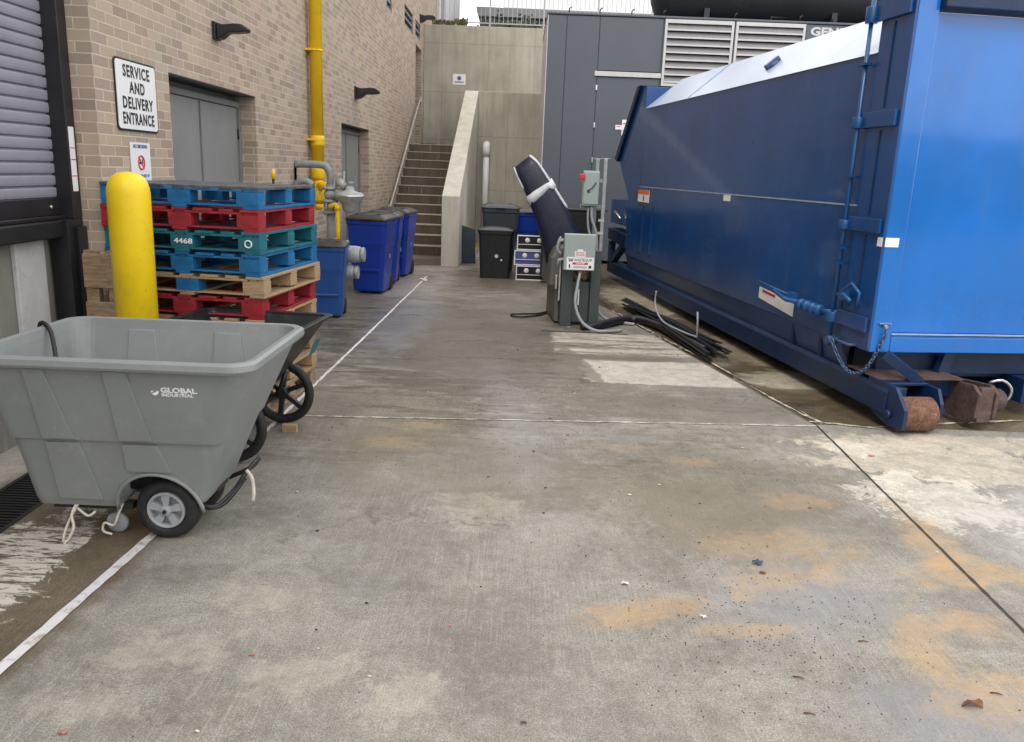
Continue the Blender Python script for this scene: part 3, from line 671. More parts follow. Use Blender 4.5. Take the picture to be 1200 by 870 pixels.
# weeds on top of the tall wall
random.seed(3)
for k, (x, n_, lab) in enumerate(((-2.3, 26, 'dry scrubby weed growing on the wall top beside the brick corner'), (-2.0, 20, 'small dry weed second from the brick corner on the wall top'), (-1.66, 22, 'taller dry weed below the railing, nearest the bright sky gap'))):
    mb = MB()
    for i in range(n_*2):
        a = random.uniform(0, 2*PI); l = random.uniform(.03, .12)*(1.5 if k == 2 else 1); b = Vector((x+random.uniform(-.12, .12), 22.98+random.uniform(-.04, .04), 5.33))
        t = b+Vector((math.cos(a)*l*.6, math.sin(a)*l*.4, l)); s_ = Vector((.010, .004, 0))
        mb.poly([b-s_, b+s_, t+s_*2.4, t+Vector((0, 0, .03)), t-s_*2.4], [(0,1,2,3,4)])
    tag(mb.build('weed', 'weed'), lab, 'weed', 'weeds on the wall top')
for k in range(9):
    rs_ = random.Random(40+k); x = -.9+k*.85
    sh = MB()
    for i in range(260):
        a = rs_.uniform(0, 2*PI); r = .55*math.sqrt(rs_.random()); z = 5.1+rs_.random()*1.3*(1-r*.6)
        c = Vector((x+r*math.cos(a), 26.2+r*math.sin(a), z)); u = Vector((rs_.uniform(-1,1), rs_.uniform(-1,1), rs_.uniform(-1,1))).normalized()*.06; v = u.cross(Vector((rs_.uniform(-1,1), 1, .3))).normalized()*.04
        sh.poly([c-u, c+v, c+u, c-v], [(0,1,2,3)])
    o = thing('shrub', 'dark green shrub behind the white railing', 'shrub', (x, 26.2, 5.1), 0, 'shrubs behind the railing')
    sh.build('foliage', 'leaf_green', o, off=(x, 26.2, 5.1))
    mb = MB()
    for i in range(4): mb.tube([(x, 26.2, 5.1), (x+rs_.uniform(-.2, .2), 26.2+rs_.uniform(-.2, .2), 5.9)], [.02, .01], 6)
    mb.build('stem', 'weed', o, off=(x, 26.2, 5.1))

# white drain pipe
dp = thing('drain_pipe', 'white plastic drain pipe standing against the lower concrete wall', 'drain pipe', (-.8, 19.72, 0))
PO = Vector((-.8, 19.72, 0))
mb = MB(); mb.tube([(-.8, 19.72, 0), (-.8, 19.72, 2.08)], .072, 18); mb.build('pipe', 'pvc', dp, off=PO)
mb = MB(); mb.tube([(-.8, 19.72, 2.0), (-.8, 19.72, 2.12), (-.8, 19.735, 2.2), (-.8, 19.78, 2.25), (-.8, 19.85, 2.26)], .088, 18); mb.build('elbow', 'pvc', dp, off=PO)

# notice on the tall wall
sg = thing('wall_notice', 'small white notice fixed high on the tall concrete wall', 'sign', (-1.7, 22.89, 4.0))
plate((-1.7, 22.893, 3.99), .34, .27, '-y', .006, .01).build('plate', 'sign_white', sg, off=(-1.7, 22.89, 4.0))
mb = MB(); mb.lathe([(.055, 0), (.055, .002)], 20, (-1.7, 22.886, 4.02), 'y'); mb.build('symbol', 'blue_ink', sg, off=(-1.7, 22.89, 4.0))
mb = MB()
for z in (3.93, 3.905): mb.box(-1.82, -1.58, 22.886, 22.889, z, z+.012)
mb.build('print', 'blue_ink', sg, off=(-1.7, 22.89, 4.0))

# wall signs on brick
sg = thing('entrance_sign', 'white sign with black border reading SERVICE AND DELIVERY ENTRANCE', 'sign', (WX+.006, 5.87, 2.09))
O2 = Vector((WX+.006, 5.87, 2.09)); sy = 5.868; sz = 2.092
plate((WX+.006, sy, sz), .615, .46, '+x', .006, .035).build('backing', 'sign_black', sg, off=O2)
plate((WX+.0105, sy, sz), .59, .435, '+x', .003, .028).build('plate', 'sign_white', sg, off=O2)
for k, tx in enumerate(('SERVICE', 'AND', 'DELIVERY', 'ENTRANCE')):
    tt = text('lettering', tx, .104, (WX+.0128, sy, sz+.151-.101*k), '+x', 'sign_black', sg, .0030, {'SERVICE': .93, 'AND': .93, 'DELIVERY': .90, 'ENTRANCE': .80}[tx], ch=1.16)
    tt.data.transform(Matrix.Translation(-O2))
sg = thing('no_smoking_notice', 'small white no smoking notice above the yellow bollard', 'sign', (WX+.006, 5.86, 1.63)); O2 = Vector((WX+.006, 5.86, 1.63))
plate((WX+.006, 5.862, 1.64), .30, .30, '+x', .005, .01).build('plate', 'sign_white', sg, off=O2)
mb = MB(); mb.torus((WX+.0095, 5.862, 1.655), .045, .006, 'x', 28, 6); mb.beam((WX+.0095, 5.822, 1.695), (WX+.0095, 5.902, 1.615), .012, .004, (1,0,0)); mb.build('prohibition_ring', 'red_ink', sg, off=O2)
mb = MB(); mb.box(WX+.009, WX+.0105, 5.832, 5.888, 1.647, 1.66); mb.box(WX+.009, WX+.0105, 5.876, 5.888, 1.66, 1.68); mb.build('cigarette', 'sign_black', sg, off=O2)
for k, (tx, z, s_) in enumerate((('NO SMOKING', 1.763, .034), ('WITHIN 25 FEET OF', 1.565, .026), ('ENTRANCE', 1.525, .030))):
    tt = text('lettering', tx, s_, (WX+.0095, 5.862, z), '+x', 'blue_ink', sg, .0006); tt.data.transform(Matrix.Translation(-O2))

# wall lamps
def lamp(y, z, lab, s=1.):
    t = thing('wall_lamp', lab, 'lamp', (WX, y, z), 0, 'black wall lamps on the brick wall')
    mb = MB(); mb.box(0.001, .03, -.10*s, .10*s, -.10*s, .10*s); mb.build('backplate', 'black_paint', t, .006)
    mb = MB(); mb.prism([(.03, .09*s), (.03, -.095*s), (.09*s, -.085*s), (.17*s, -.02*s), (.30*s, -.015*s), (.40*s, .0), (.41*s, .04*s), (.34*s, .08*s), (.26*s, .085*s), (.12*s, .07*s)], -.085*s, .085*s, 'y'); mb.build('housing', 'black_paint', t, .012)
    mb = MB(); mb.box(.27*s, .38*s, -.045*s, .045*s, .002*s, .014*s); mb.build('lens', 'flex', t)
lamp(7.45, 2.76, 'black wall lamp above the near double door', .72); lamp(13.6, 2.80, 'black wall lamp above the far double door', .95); lamp(22.05, 5.32, 'black wall lamp at the far end near the railing', .95)

# yellow pipe on wall
yp = thing('yellow_gas_pipe', 'tall yellow gas pipe running up the brick wall', 'pipe', (WX+.10, 10.6, 0)); YO = Vector((WX+.10, 10.6, 0)); px = WX+.105
mb = MB(); mb.cyl((px, 10.6, 1.55), (px, 10.6, 11), .078, 20); mb.cyl((px, 10.6, 1.2), (px, 10.6, 1.55), .062, 18); mb.build('riser', 'yellow_pipe', yp, off=YO)
for pr in ([(.084, 1.9), (.088, 1.93), (.088, 2.0), (.084, 2.03)], [(.075, 1.50), (.085, 1.53), (.085, 1.62), (.075, 1.66)], [(.072, 1.22), (.078, 1.25), (.078, 1.33), (.072, 1.36)]):
    mb = MB(); mb.lathe(pr, 20, (px, 10.6, 0)); mb.build('coupling', 'yellow_pipe', yp, off=YO)
mb = MB(); mb.tube([(px, 10.6, 1.42), (px+.15, 10.45, 1.42)], .05, 14); mb.lathe([(.03, 1.12), (.055, 1.14), (.055, 1.2)], 16, (px, 10.6, 0)); mb.build('stub', 'yellow_pipe', yp, off=YO)
for z in (3.03, 1.98):
    mb = MB(); mb.box(WX+.002, px, 10.6-.13, 10.6+.13, z-.012, z+.012); mb.torus((px, 10.6, z), .082, .010, 'z', 22, 6); mb.build('clamp', 'yellow_pipe', yp, off=YO)

# gas meter set
gm = thing('gas_meter_set', 'grey gas meter piping with regulator standing by the brick wall', 'gas meter', (-2.25, 9.9, 0)); GO = Vector((-2.25, 9.9, 0))
Y = 9.9
mb = MB(); mb.tube([(-2.79, Y, 1.2), (-2.79, Y, 1.55), (-2.765, Y, 1.64), (-2.68, Y, 1.675), (-2.36, Y, 1.68), (-2.27, Y, 1.645), (-2.235, Y, 1.56), (-2.235, Y, 1.45)], .042, 14, curve=4)
for v in mb.bm.verts: v.co.x = max(v.co.x, WX+.01) if v.co.x < WX else v.co.x
mb.build('loop_pipe', 'pipe_grey', gm, off=GO)
mb = MB(); mb.tube([(-2.62, Y-.1, 1.35), (-2.60, Y-.1, 1.46), (-2.5, Y-.1, 1.49), (-2.42, Y-.1, 1.44)], .04, 12, curve=4); mb.build('lower_loop_pipe', 'pipe_grey', gm, off=GO)
mb = MB(); mb.cyl((-2.235, Y, .08), (-2.235, Y, 1.46), .05, 16); mb.build('standpipe', 'pipe_grey', gm, off=GO)
mb = MB()
for z in (1.40, 1.25, 1.12): mb.lathe([(.085, z), (.09, z+.012), (.085, z+.03)], 16, (-2.235, Y, 0))
for a in range(6): mb.cyl((-2.235+.07*math.cos(a*PI/3), Y+.07*math.sin(a*PI/3), 1.10), (-2.235+.07*math.cos(a*PI/3), Y+.07*math.sin(a*PI/3), 1.29), .009, 6)
mb.lathe([(.05, 1.29), (.075, 1.32), (.075, 1.37), (.05, 1.40)], 16, (-2.235, Y, 0)); mb.build('flange', 'meter_grey', gm, off=GO)
mb = MB(); mb.cyl((-2.235, Y-.02, 1.33), (-2.05, Y-.06, 1.33), .045, 14); mb.lathe([(.04, 1.14), (.07, 1.17), (.09, 1.24), (.155, 1.30), (.175, 1.325), (.175, 1.345), (.155, 1.37), (.10, 1.385), (.06, 1.40), (.05, 1.44), (.02, 1.45)], 28, (-2.0, Y-.06, 0)); mb.cyl((-2.12, Y-.1, 1.50), (-2.04, Y-.1, 1.44), .04, 12); mb.tube([(-2.15, Y-.04, 1.4), (-2.14, Y-.04, 1.56), (-2.1, Y-.04, 1.58)], .022, 10); mb.lathe([(.04, 1.40), (.05, 1.42), (.05, 1.50), (.03, 1.53)], 12, (-2.10, Y-.06, 0)); mb.lathe([(.012, 1.44), (.012, 1.62)], 8, (-2.06, Y-.06, 0)); mb.lathe([(.03, 1.47), (.035, 1.5)], 10, (-1.98, Y-.06, 0)); mb.build('regulator', 'meter_grey', gm, off=GO)
mb = MB(); mb.lathe([(.178, 1.325), (.184, 1.335), (.178, 1.347)], 24, (-2.0, Y-.06, 0)); mb.build('regulator_rim', 'chrome', gm, off=GO)
mb = MB(); mb.tube([(-2.22, Y-.12, 1.2), (-2.16, Y-.15, 1.23), (-2.12, Y-.15, 1.19), (-2.12, Y-.15, .82)], .027, 12, curve=3); mb.lathe([(.036, 1.17), (.036, 1.23)], 12, (-2.12, Y-.15, 0)); mb.lathe([(.036, .8), (.036, .84)], 12, (-2.12, Y-.15, 0)); mb.build('yellow_drop_pipe', 'yellow_pipe', gm, off=GO)
mb = MB(); mb.cyl((-2.235, Y-.05, .66), (-1.93, Y-.22, .68), .05, 14); mb.lathe([(.03, -.12), (.09, -.11), (.10, -.05), (.10, .05), (.09, .11), (.03, .12)], 18, (-1.95, Y-.22, .67), 'x'); mb.lathe([(.085, .12), (.085, .16)], 16, (-1.95, Y-.22, .67), 'x')
mb.lathe([(.03, -.1), (.08, -.09), (.09, -.04), (.09, .04), (.08, .08), (.03, .12)], 18, (-2.0, Y-.24, .46), 'x'); mb.lathe([(.078, .1), (.078, .14)], 14, (-2.0, Y-.24, .46), 'x'); mb.lathe([(.012, .74), (.03, .78), (.03, .82), (.01, .83)], 10, (-2.0, Y-.22, 0)); mb.build('meter', 'meter_grey', gm, .004, off=GO)
mb = MB(); mb.tube([(-2.08, Y-.24, .46), (-2.16, Y-.2, .36), (-2.17, Y-.2, 0)], .055, 14, curve=3); mb.build('drop_leg', 'pvc', gm, off=GO)
mb = MB(); mb.tube([(-2.56, 9.3, 1.42), (-2.56, 9.3, 1.585)], .016, 8); q = mb.build('marker_stake', 'black_paint'); tag(q, None)
bpy.data.objects.remove(q)
mk = thing('marker_stake', 'thin black stake with yellow tip against the brick behind the pallets', 'stake', (-2.57, 8.75, 0))
mb = MB(); mb.cyl((0,0,0), (0,0,1.52), .014, 8); mb.build('shaft', 'black_paint', mk); mb = MB(); mb.cyl((0,0,1.52), (0,0,1.62), .02, 8); mb.build('tip', 'yellow', mk)

# bollard
bo = MB(); bo.lathe([(.1175, 0), (.1175, 1.49), (.115, 1.52), (.105, 1.555), (.085, 1.585), (.055, 1.603), (.02, 1.61)], 40); q = bo.build('bollard', 'yellow')
q.location = (-2.24, 4.78, 0); tag(q, 'bright yellow domed bollard in front of the pallet stack', 'bollard')

# ------------------------------------------------------------------ pallets
def build_pallet(label, mt, mb_, mid=None, loc=(0,0,0), rz=0, W=1.05, L=1.0, top=None, end=None):
    t = thing('pallet', label, 'pallet', loc, rz, 'pallets in the stack'); x0, x1 = -W, 0; y0, y1 = 0, L
    b = MB()
    for i in range(3): cx = (x0+.05, (x0+x1)/2, x1-.05)[i]; b.box(cx-.05, cx+.05, y0, y1, 0, .016)
    b.box(x0, x1, y0, y0+.1, .0165, .026); b.box(x0, x1, y1-.1, y1, .0165, .026)
    b.build('bottom_deck', mb_, t, .002)
    rnd = random.Random(label)
    for i in range(3):
        for j in range(3):
            w_ = .145 if i != 1 else .15; cx = (x0+w_/2, (x0+x1)/2, x1-w_/2)[i]; l_ = .11; cy = (y0+l_/2, (y0+y1)/2, y1-l_/2)[j]
            b = MB(); dx = rnd.uniform(-.005, .005); b.box(cx-w_/2+dx, cx+w_/2+dx, cy-l_/2, cy+l_/2, .0265, .106)
            b.build('block', (mid if (mid and i == 1) else (end if (end and j == 0 and i == 2) else mb_)), t, .003)
    b = MB()
    for cy in (y0+.05, (y0+y1)/2, y1-.05): b.box(x0, x1, cy-.05, cy+.05, .1065, .120)
    y_ = y0; k = 0
    b.build('stringer_boards', mb_, t, .002)
    b = MB(); wds = [.1, .14, .1, .14, .1, .14, .1]; gap = (L-sum(wds))/6
    xs = x0; wds = [.12, .09, .12, .09, .12, .09, .12]; gap = (W-sum(wds))/6
    for w_ in wds:
        b.box(xs, xs+w_, y0-.002+rnd.uniform(-.006, .004), y1+rnd.uniform(-.006, .006), .1205, .138+rnd.uniform(-.001, .001)); xs += w_+gap
    b.build('top_deck', top or mt, t, .002)
    b = MB()
    for i in range(3):
        for j in range(3):
            for q in (-.03, .03):
                cx = (x0+.07, (x0+x1)/2, x1-.07)[i]+q; b.lathe([(.004, -.0015), (.004, .001)], 6, (cx, y0-.001, .113+rnd.uniform(-.002, .002)), 'y')
    b.build('nails', 'grit', t)
    return t
order = [('wood_old', 'wood_old', None, None, None), ('wood', 'wood', None, None, None), ('wood_old', 'wood_old', None, None, None), ('wood', 'wood', None, None, None),
         ('wood', 'wood', None, None, 'p_teal'), ('p_red', 'p_red', None, None, None), ('wood', 'wood', 'p_blue', None, None), ('p_blue', 'p_blue', None, None, None),
         ('p_teal', 'p_teal', None, None, None), ('p_red', 'p_red', None, None, None), ('p_blue', 'p_blue', None, 'p_dirty', None)]
plabs = ['weathered bare pallet at the very bottom of the stack', 'bare wood pallet second from the bottom of the stack', 'weathered bare pallet third from the bottom, behind the grey cart', 'pale bare pallet fourth from the bottom, behind the grey cart',
         'bare wood pallet under the lowest visible red pallet', 'red pallet between two bare wood pallets', 'bare wood pallet with a blue middle block', 'blue pallet just under the teal pallet',
         'teal pallet marked with white numbers', 'red pallet just under the topmost pallet', 'blue pallet with dirty boards, topmost of the stack']
rp = random.Random(11); YAW = math.radians(-6.5)
pals = []
for i, (mt, mb_, mid, top, end) in enumerate(order):
    dx = rp.uniform(-.015, .015); dy = rp.uniform(-.015, .015)
    if i >= 9: dx -= .012
    if i < 4: dx -= .05; dy += .11
    t = build_pallet(plabs[i], mt, mb_, mid, (-1.605+dx, 5.17+dy, i*.1395+.004), YAW+rp.uniform(-.012, .012), top=top, end=end); pals.append(t)
    if i == 0 or i == 1: pass
text('stencil', '4468', .045, (-.51, -.004, .066), '-y', 'white_ink', pals[8], .001, 1.4)
mb = MB(); mb.torus((-.075, -.004, .066), .022, .005, 'y', 20, 6); mb.build('stamp', 'white_ink', pals[8])
# white worn faces on topmost blocks
for px_, pi in ((-.33, 10), (-.62, 10), (-.33, 9), (-.6, 9)):
    mb = MB(); mb.box(px_-.02, px_+.02, .45, .452, .04, .10 if pi == 10 else .07); mb.build('paper_label', 'white_ink', pals[pi])
sc_ = MB(); 
for k in range(5):
    a = Vector((-1.2-k*.16, 5.35+.1*(k % 2), 0)); 
random.seed(5)
tw = thing('upright_pallet', 'weathered bare pallet standing on its edge behind the yellow bollard', 'pallet', (-2.69, 5.06, 0))
for k in range(4):
    mb = MB(); mb.box(0, .36, 0, .018, .02+k*.29, .02+k*.29+.20+.01*(k % 2)); mb.build('face_board', 'wood_old', tw, .003)
for x in (.0, .14, .27):
    mb = MB(); mb.box(x, x+.08, .0185, .075, .0, 1.12); mb.build('stringer', 'wood_old', tw, .003)

# ------------------------------------------------------------------ blue bins
def bin_(label, loc, rz, body, lid, W=.58, D=.70, H=1.03, group=None, wheels=True, logo=None, name='wheelie_bin', open_=0):
    """body tapers to the base; front faces -y locally"""
    t = thing(name, label, 'bin', loc, rz, group)
    k = H/1.03
    def ring(z, f, r=.05): return rr(-W/2*f, W/2*f, -D/2*f-(0), D/2*f*.98, z, r*k, 4)
    mb = MB(); mb.loft([ring(.03*k, .70), ring(.06*k, .73), ring(.55*k, .84), ring(.60*k, .86), ring(.66*k, .90), ring(.90*k, .95), ring(.905*k, .985), ring(.955*k, .99), ring(.955*k, .93)], smooth=False); mb.build('body', body, t, .008*k)
    mb = MB(); mb.loft([ring(.957*k, 1.02), ring(.975*k, 1.03, .06), ring(.99*k, .99, .06), ring(1.01*k, .86, .08), ring(1.03*k, .70, .09)], smooth=False)
    mb.box(-W*.12, W*.12, -D*.55, -D*.47, .965*k, .985*k); l = mb.build('lid', lid, t, .008*k)
    for x in (-.14, .14):
        mb = MB(); mb.box(x*k-.025*k, x*k+.025*k, -D*.34, D*.3, 1.022*k, 1.04*k); mb.build('lid_rib', lid, l, .006)
    mb = MB(); mb.tube([(-W*.36, D*.5, .93*k), (-W*.36, D*.56, .95*k), (W*.36, D*.56, .95*k), (W*.36, D*.5, .93*k)], .014*k, 8); mb.build('handle', body, t)
    if wheels:
        for x in (-1, 1):
            mb = MB(); mb.lathe([(.02, -.03), (.10*k, -.03), (.115*k, -.02), (.115*k, .02), (.10*k, .03), (.02, .03)], 22, (x*W*.33, D*.36, .115*k), 'x'); mb.build('wheel', 'rubber', t)
    mb = MB(); mb.box(-W*.30, W*.30, -D*.44-.002, -D*.40, .30*k, .34*k); mb.build('grab_bar', body, t, .01)
    return t
bg_ = 'blue wheelie bins along the brick wall'
b1 = bin_('royal blue wheelie bin with black lid, nearest of the three behind the gas meter', (-1.98, 11.27, 0), math.radians(-4), 'blue_bin', 'lid', .56, .72, 1.06, bg_)
b2 = bin_('royal blue wheelie bin with black lid, middle of the three behind the gas meter', (-1.98, 12.2, 0), math.radians(3), 'blue_bin', 'lid', .56, .72, 1.05, bg_)
b3 = bin_('royal blue wheelie bin with black lid, farthest of the three, nearest the stairs', (-1.92, 13.1, 0), math.radians(-5), 'blue_bin', 'lid', .56, .72, 1.06, bg_)
for b_ in (b1, b2, b3):
    mb = MB()
    for z in (.52, .49): mb.lathe([(.014, .262), (.014, .27)], 10, (0, -.1, z), 'x')
    mb.build('bolt', 'chrome', b_)
b4 = bin_('small steel blue bin with round recycling mark between the pallets and gas meter', (-2.13, 9.28, 0), math.radians(6), 'blue_bin2', 'lid', .44, .50, .86)
mb = MB(); mb.torus((.19, -.04, .68), .05, .008, 'x', 24, 6); mb.build('recycling_mark', 'white_ink', b4)

# dark bins and crates by the lower wall
bin_('slate grey bin with raised lid standing behind the black bin', (-.30, 14.1, 0), .03, 'dark_bin', 'lid', .64, .62, 1.15)
bk = thing('rubbish_bin', 'square black rubbish bin with small lid beside the crates', 'bin', (-.345, 13.38, 0), .02)
mb = MB(); mb.loft([rr(-.235, .235, -.23, .23, .0, .04), rr(-.27, .27, -.26, .26, .70, .05), rr(-.285, .285, -.275, .275, .705, .05), rr(-.285, .285, -.275, .275, .74, .05)], smooth=False); mb.build('body', 'black_bin', bk, .006)
mb = MB(); mb.loft([rr(-.295, .295, -.285, .285, .742, .05), rr(-.295, .295, -.285, .285, .77, .06), rr(-.22, .22, -.21, .21, .80, .09), rr(-.12, .12, -.12, .12, .815, .05)], smooth=False); mb.build('lid', 'black_bin', bk, .008)
mb = MB(); mb.lathe([(.03, 0), (.03, .002)], 10, (.02, -.262, .36), 'y'); mb.lathe([(.018, 0), (.018, .002)], 8, (.10, -.262, .30), 'y'); mb.build('scuffs', 'pale_scrap', bk)
bin_('deep blue bin half hidden behind the navy padded cover', (.2, 14.75, 0), 0, 'blue_bin', 'lid', .56, .66, 1.06)
dm = thing('dumpster', 'wide black dumpster behind the compactor power unit', 'dumpster', (.60, 13.3, 0))
mb = MB(); mb.prism([(-.55, .12), (-.62, 1.08), (-.62, 1.14), (.5, 1.14), (.5, .12)], -.22, .72, 'x'); mb.build('body', 'black_bin', dm, .01)
mb = MB(); mb.box(-.26, .76, -.66, .55, 1.142, 1.175); mb.build('lid', 'lid', dm, .01)
mb = MB()
for x in (-.1, .6): mb.lathe([(.02, -.03), (.06, -.03), (.06, .03), (.02, .03)], 16, (x, -.4, .06), 'x')
mb.build('casters', 'rubber', dm)
for x in (-.225, .725):
    mb = MB(); mb.box(x-.02, x+.02, -.3, .3, .7, .85); mb.build('fork_pocket', 'black_bin', dm)
def crate(label, z, x, front, y=13.05):
    t = thing('crate', label, 'crate', (x, y, z), 0, 'stacked crates beside the black bin')
    W, D, H = .46, .36, .235
    mb = MB(); mb.box(-W/2, W/2, 0, D, 0, .02)
    for (x0, x1, y0, y1) in ((-W/2, W/2, D-.015, D), (-W/2, -W/2+.015, 0, D), (W/2-.015, W/2, 0, D)): mb.box(x0, x1, y0, y1, .021, H)
    mb.box(-W/2, W/2, .012, .016, .021, H-.02); mb.build('basket', front, t)
    mb = MB()
    for zz in (0, .085, H-.018): mb.box(-W/2-.006, W/2+.006, -.006, .011, zz, zz+.018 if zz != .085 else zz+.01)
    for xx in (-W/2-.006, W/2-.012): mb.box(xx, xx+.018, -.006, .011, .0185, H-.0185)
    mb.build('rim', 'sign_white', t, .004)
    for k, xx in enumerate((-.07, .12)):
        mb = MB(); mb.lathe([(.008, -.006), (.038, -.003), (.04, .004), (.02, .006)], 14, (xx, .004, .155), 'y'); mb.build('bottle_end', 'sign_white', t)
    return t
crate('black crate with white rim, bottom of the stack beside the black bin', .0, .235, 'black_bin'); c2 = crate('crate with blue and orange packs, middle of the stack beside the black bin', .24, .2, 'blue_ink'); crate('black crate with white rim, top of the stack beside the black bin', .48, .235, 'black_bin')
mb = MB(); mb.box(.0, .2, .0165, .03, .15, .2); mb.build('orange_pack', 'orange_ink', c2)
bd = MB(); bd.prism([(0, 0), (.26, 0), (.26, .62), (.0, .70)], 0, .02, 'y'); q = bd.build('leaning_board', 'dark_bin', None, .004); q.location = (-1.0, 15.1, .0); q.rotation_euler = (math.radians(-6), 0, math.radians(18)); tag(q, 'dark flat board leaning against the end of the parapet wall', 'board')
bd = MB(); bd.tube([(-.82, 15.2, .02), (-.78, 15.6, .2), (-.66, 15.4, .5), (-.62, 15.5, .05), (-.7, 15.3, .02)], .012, 8, curve=6); tag(bd.build('yellow_hose', 'yellow'), 'thin yellow green hose coiled between parapet and black bin', 'hose')

# ------------------------------------------------------------------ generator enclosure
ge = thing('generator_enclosure', 'tall slate grey generator enclosure with louvres behind the blue container', 'generator', (.415, 16, 0)); EO = Vector((.415, 16, 0))
GX0, GX1, GY, GZ = .415, 9.0, 16.0, 4.5
mb = MB(); mb.box(GX0+.005, GX1, GY+.03, GY+3.4, .05, GZ-.01); mb.build('casing', 'gen', ge, off=EO)
def gp(x0, x1, z0, z1, nm='side_panel', m='gen'):
    mb = MB(); mb.box(x0+.006, x1-.006, GY, GY+.028, z0, z1); return mb.build(nm, m, ge, .004, off=EO)
gp(GX0, .757, .06, GZ-.02); gp(.757, 1.36, .06, GZ-.02); gp(1.36, 2.52, 3.56, GZ-.02); dr = gp(1.36, 2.52, .06, 3.44, 'access_door')
gp(2.54, 5.1, .06, 3.3); gp(5.12, 9.0, .06, GZ-.02)
mb = MB(); mb.box(1.31, 2.535, GY-.03, GY-.001, 3.455, 3.54); mb.build('drip_rail', 'gen_light', ge, .004, off=EO)
mb = MB(); mb.box(GX0-.01, GX0+.004, GY+.0, GY+3.4, .05, GZ); mb.build('edge_trim', 'gen_light', ge, off=EO)
mb = MB(); mb.box(GX0-.02, GX1, GY-.02, GY+3.42, GZ-.008, GZ+.03); mb.build('roof', 'gen', ge, .008, off=EO)
for z in (3.25, 2.58, 1.95):
    mb = MB(); mb.box(1.345, 1.375, GY-.022, GY-.001, z-.045, z+.045); mb.build('hinge', 'chrome', dr, .003, off=EO)
for (x0, x1) in ((2.545, 3.80), (3.835, 5.10)):
    mb = MB()
    for (a, b, c, d) in ((x0, x0+.045, 3.32, GZ-.025), (x1-.045, x1, 3.32, GZ-.025)): mb.box(a, b, GY-.045, GY+.027, c, d)
    mb.box(x0+.046, x1-.046, GY-.045, GY+.027, GZ-.09, GZ-.025); mb.box(x0+.046, x1-.046, GY-.045, GY+.027, 3.32, 3.37)
    f = mb.build('louvre_panel', 'gen_light', ge, .003, off=EO)
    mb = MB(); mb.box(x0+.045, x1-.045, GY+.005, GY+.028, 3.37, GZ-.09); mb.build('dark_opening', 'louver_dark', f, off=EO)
    mb = MB(); z = 3.385
    while z < GZ-.16:
        mb.prism([(GY-.043, z), (GY-.043, z+.012), (GY-.0, z+.105), (GY+.004, z+.093)], x0+.047, x1-.047, 'x'); z += .129
    mb.build('blades', 'louver', f, off=EO)
    mb = MB(); z = 3.385
    while z < GZ-.16:
        mb.box(x0+.047, x1-.047, GY-.052, GY-.0435, z-.004, z+.024); z += .129
    mb.build('blade_lips', 'gen_light', f, off=EO)
text('lettering', 'GENERAC', .19, (-.0, 0, 0), '-y', 'gen_light', ge, .008, 1.35, 'LEFT').data.transform(Matrix.Translation((5.20-.415, -.003, 4.36)))
for x in (.8, 1.36, 1.94, 2.52, 3.82, 5.0, 5.6):
    mb = MB(); mb.tube([(x-.01, 16.03, GZ+.03), (x-.01, 16.03, GZ+.10), (x+.03, 16.03, GZ+.13)], .012, 6); mb.build('lifting_hook', 'black_paint', ge, off=EO)
mb = MB(); mb.box(1.88, 2.10, GY-.006, GY-.002, 2.42, 2.70); lb = mb.build('warning_labels', 'sign_white', dr, off=EO)
mb = MB(); mb.box(1.76, 1.878, GY-.006, GY-.002, 2.52, 2.6); mb.build('small_label', 'sign_white', dr, off=EO)
mb = MB(); mb.box(1.90, 2.08, GY-.008, GY-.0065, 2.62, 2.64); mb.box(1.78, 1.85, GY-.008, GY-.0065, 2.565, 2.58); mb.box(1.90, 2.08, GY-.008, GY-.0065, 2.5, 2.51); mb.build('label_print', 'red_ink', dr, off=EO)
mf = thing('silencer_tank', 'long charcoal silencer cylinder lying on top of the generator enclosure', 'tank', (2.4, 17, GZ+.03))
mb = MB(); mb.lathe([(.02, 0), (.3, .02), (.52, .12), (.60, .3), (.60, 6.2), (.5, 6.4), (.02, 6.45)], 32, (0, 0, .66), 'x'); mb.build('drum', 'tank', mf)
for x in (1., 3.4, 5.6):
    mb = MB(); mb.box(x-.05, x+.05, -.45, .45, .0, .35); mb.build('saddle', 'tank', mf)
mb = MB(); mb.tube([(2.2, -.5, .01), (2.2, -.5, .14), (2.75, -.5, .14), (2.75, -.5, .01)], .014, 8); mb.build('grab_rail', 'black_paint', mf)

# ------------------------------------------------------------------ blue roll-off container
TH = math.radians(7.72); CL = Vector((-math.sin(TH), math.cos(TH), 0)); CN = Vector((math.cos(TH), math.sin(TH), 0))
croot = CL*5.49+CN*3.387
rc = thing('roll_off_container', 'large glossy blue roll-off compactor container with pale roof on the right', 'container', croot, TH)
Wc = 2.44
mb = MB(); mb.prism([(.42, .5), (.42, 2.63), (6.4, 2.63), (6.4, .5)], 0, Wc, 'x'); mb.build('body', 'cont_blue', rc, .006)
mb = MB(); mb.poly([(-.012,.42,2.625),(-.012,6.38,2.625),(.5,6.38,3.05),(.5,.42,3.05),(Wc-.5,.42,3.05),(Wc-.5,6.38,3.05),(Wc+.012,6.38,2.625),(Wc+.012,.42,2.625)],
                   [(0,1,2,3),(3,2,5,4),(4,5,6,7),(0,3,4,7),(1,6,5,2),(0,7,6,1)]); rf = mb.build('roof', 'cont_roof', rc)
mb = MB(); mb.beam((-.008, 4.55, 2.634), (.496, 4.55, 3.056), .012, .004, (0,1,0)); mb.build('roof_seam', 'weld_and_highlight', rf)
